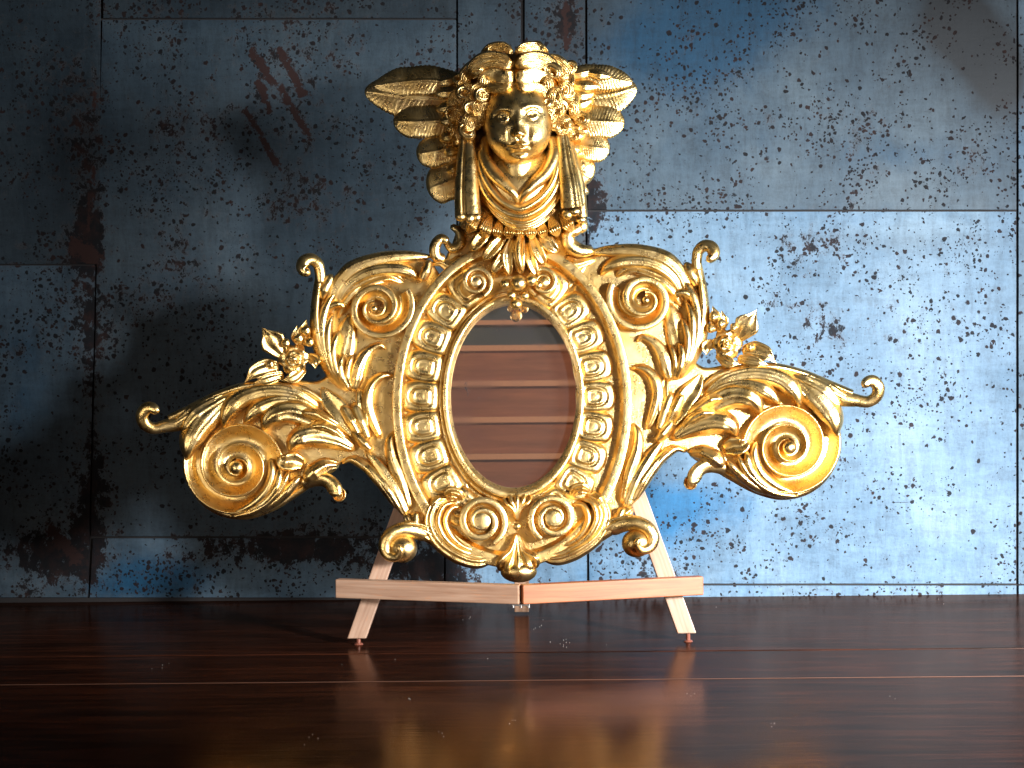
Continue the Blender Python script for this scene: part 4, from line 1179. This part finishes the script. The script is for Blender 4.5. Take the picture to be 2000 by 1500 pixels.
def curl(u, v, r, d, a0=0.0, sg=1, k=3):
    """springy ringlet: a fluted band winding into a hollow"""
    tot = 50; r = r*1.2
    turns = random.uniform(1.0, 1.5)
    th = np.linspace(0, turns, tot)
    rc = r*(1-0.42*th/turns)*0.70
    wband = r*0.37*(1-0.40*th/turns)
    sq = random.uniform(0.68, 0.98); ro = random.uniform(-1.0, 1.0)
    x = np.cos(a0+sg*th*2*PI)*rc; y = np.sin(a0+sg*th*2*PI)*rc*sq
    pts = np.stack([u+x*math.cos(ro)-y*math.sin(ro), v+x*math.sin(ro)+y*math.cos(ro), d-th*r*0.42+x*random.uniform(-0.4, 0.4)], -1)
    mb = MB()
    m = 28
    ph = np.linspace(0, 2*PI, m+1)
    rr = 1+0.20*np.cos(ph*6)
    T = np.gradient(pts, axis=0); T /= np.linalg.norm(T, axis=1)[:, None]
    N = np.cross(T, np.array([0, 0, 1.0])); N /= np.linalg.norm(N, axis=1)[:, None]; B = np.cross(N, T)
    e = np.maximum(env(tot, 'point', 'round', 0.30, 0.15), 0.05)
    G = pts[:, None]+(N[:, None]*np.cos(ph)[None, :, None]+1.25*B[:, None]*np.sin(ph)[None, :, None])*((wband*e)[:, None]*rr[None])[..., None]
    mb.grid(G)
    return mb
def wavy(p0, p1, amp, wd, d0, d1, waves=1.5, hook=1):
    """one S-shaped lock ending in a hook"""
    p0 = np.array(p0, float); p1 = np.array(p1, float); L = np.linalg.norm(p1-p0); t = (p1-p0)/L; nn = np.array([-t[1], t[0]])
    pts = []
    for k in range(9):
        q = k/8
        o = amp*math.sin(q*waves*2*PI+hook)*(0.4+0.6*q)
        p = p0+t*L*q+nn*o*hook
        pts.append((p[0], p[1], d0+(d1-d0)*q+1.0*math.sin(q*9)))
    c = pts[-1]
    r = wd*0.9
    for a in (40, 100):
        a = math.radians(a)
        e = p1+t*r*math.sin(a)+nn*hook*r*(1-math.cos(a))
        pts.append((e[0], e[1], d1+4))
    return lobe(pts, [wd*0.8, wd*1.1, wd*1.1, wd*1.1, wd*1.0, wd*0.8, wd*0.4], wd*0.95, flute(5, .55), n=64, m=37, base=min(d0, d1)-34, la=0.12, lb=0.12)
for a in [((952, 150), (928, 186), 5, 11, 122, 112, 1), ((936, 132), (902, 160), 5, 11, 100, 84, -1), ((942, 176), (930, 216), 5, 10, 122, 112, 1), ((918, 160), (898, 204), 6, 11, 98, 84, -1),
          ((930, 206), (916, 246), 5, 10, 110, 98, 1), ((904, 200), (886, 240), 6, 10, 82, 66, -1), ((912, 236), (898, 274), 5, 9, 92, 74, 1), ((948, 196), (940, 236), 4, 8, 120, 104, -1),
          ((1060, 152), (1084, 184), 5, 11, 122, 112, -1), ((1074, 132), (1110, 156), 5, 11, 100, 84, 1), ((1072, 176), (1088, 214), 5, 10, 120, 108, -1), ((1098, 156), (1118, 196), 6, 11, 96, 80, 1),
          ((1084, 204), (1104, 240), 5, 10, 108, 94, -1), ((1108, 196), (1132, 228), 6, 10, 80, 66, 1), ((1096, 236), (1118, 266), 5, 9, 90, 76, -1), ((1074, 204), (1082, 240), 4, 8, 118, 104, 1)]:
    wavy(a[0], a[1], a[2], a[3], a[4], a[5], hook=a[6]).build('hair_lock', hd)
curls = [(931, 137, 13, 116), (1077, 138, 19, 120), (908, 180, 17, 104), (943, 184, 16, 130), (924, 212, 18, 118), (883, 222, 14, 76), (911, 254, 19, 102), (1109, 179, 14, 96),
         (1097, 208, 14, 110), (1070, 200, 11, 126), (1134, 232, 16, 78), (1121, 263, 14, 84), (1083, 246, 10, 110), (963, 99, 14, 90), (1047, 95, 14, 90), (1112, 133, 15, 84),
         (896, 154, 13, 80), (1140, 252, 11, 64), (880, 248, 11, 62)]
for i, (u, v, r, d) in enumerate(curls):
    curl(u, v, r, d, a0=random.random()*6, sg=1 if u < 1005 else -1).build('hair_curl', hd)

# ---------- bust and drapery
dr = empty('drapery', parent=fr)
blob(1013, 352, 42, 92, 84, 58, n=26, m=44).build('bust', dr)
def swag(pts, ds, wd, hh, k=1, name='drape_fold'):
    pf = p_round if k == 1 else flute(k, .32)
    L_(dr, name, D(pts, ds), wd, hh, pf, n=60, m=21, base=30, a='round', b='round', la=0.05, lb=0.05)
swag([(948, 262), (946, 300), (962, 336), (988, 362), (1008, 384), (1012, 400)], [70, 84, 94, 100, 98, 88], [8, 13, 14, 14, 10, 5], [12, 16, 18, 20, 16, 8])
swag([(1078, 262), (1082, 300), (1066, 336), (1040, 362), (1020, 384), (1014, 400)], [70, 84, 94, 100, 98, 88], [8, 13, 14, 14, 10, 5], [12, 16, 18, 20, 16, 8])
swag([(940, 270), (938, 320), (956, 364), (988, 398), (1016, 408), (1046, 394), (1078, 358), (1090, 310), (1090, 265)], [62, 80, 90, 94, 96, 94, 90, 80, 62], 8, 15, 1)
swag([(932, 276), (934, 334), (952, 382), (986, 414), (1018, 422), (1052, 408), (1084, 368), (1096, 320), (1096, 270)], [60, 76, 86, 92, 94, 92, 86, 76, 60], 8, 15, 1)
swag([(934, 320), (946, 372), (970, 408), (1000, 430), (1024, 434), (1056, 420), (1084, 388), (1096, 340)], [56, 70, 80, 88, 90, 86, 76, 60], 9, 15, 2)
swag([(944, 352), (956, 394), (980, 424), (1008, 442), (1030, 442), (1060, 428), (1086, 396)], [46, 60, 70, 78, 78, 70, 52], 9, 14, 2)
# hanging ends
def hang(pts, ds, wd, hh, prof, name='drape_end'):
    L_(dr, name, D(pts, ds), wd, hh, prof, n=50, m=25, base=20, a='round', b='open', la=0.06)
def twoflute(s, t):
    return np.sqrt(np.clip(1-np.abs(s)**3, 0, 1))*(0.9-0.45*np.exp(-((s+0.30)/0.09)**2)+0.1*s)
def threeflute(s, t):
    return np.sqrt(np.clip(1-np.abs(s)**3, 0, 1))*(0.9-0.35*np.exp(-((s-0.22)/0.07)**2)-0.3*np.exp(-((s-0.55)/0.06)**2))
hang([(913, 262), (912, 320), (912, 380), (914, 418)], [78, 84, 90, 92], [15, 20, 24, 26], [16, 22, 26, 26], lambda s, t: twoflute(-s, t))
hang([(1098, 258), (1106, 320), (1114, 370), (1118, 405)], [78, 82, 88, 90], [13, 18, 21, 23], [16, 22, 24, 24], lambda s, t: threeflute(-s, t))
hang([(1110, 268), (1126, 330), (1134, 384), (1136, 424)], [44, 48, 50, 50], [7, 9, 11, 12], [10, 14, 16, 16], p_round)
for (u, v, ru, rv, d) in [(900, 422, 12, 11, 100), (918, 425, 10, 12, 104), (932, 423, 8, 12, 98), (1108, 418, 11, 11, 98), (1122, 412, 12, 10, 100), (1135, 428, 11, 9, 56)]:
    blob(u, v, d, ru, rv, 11).build('drape_roll', dr)
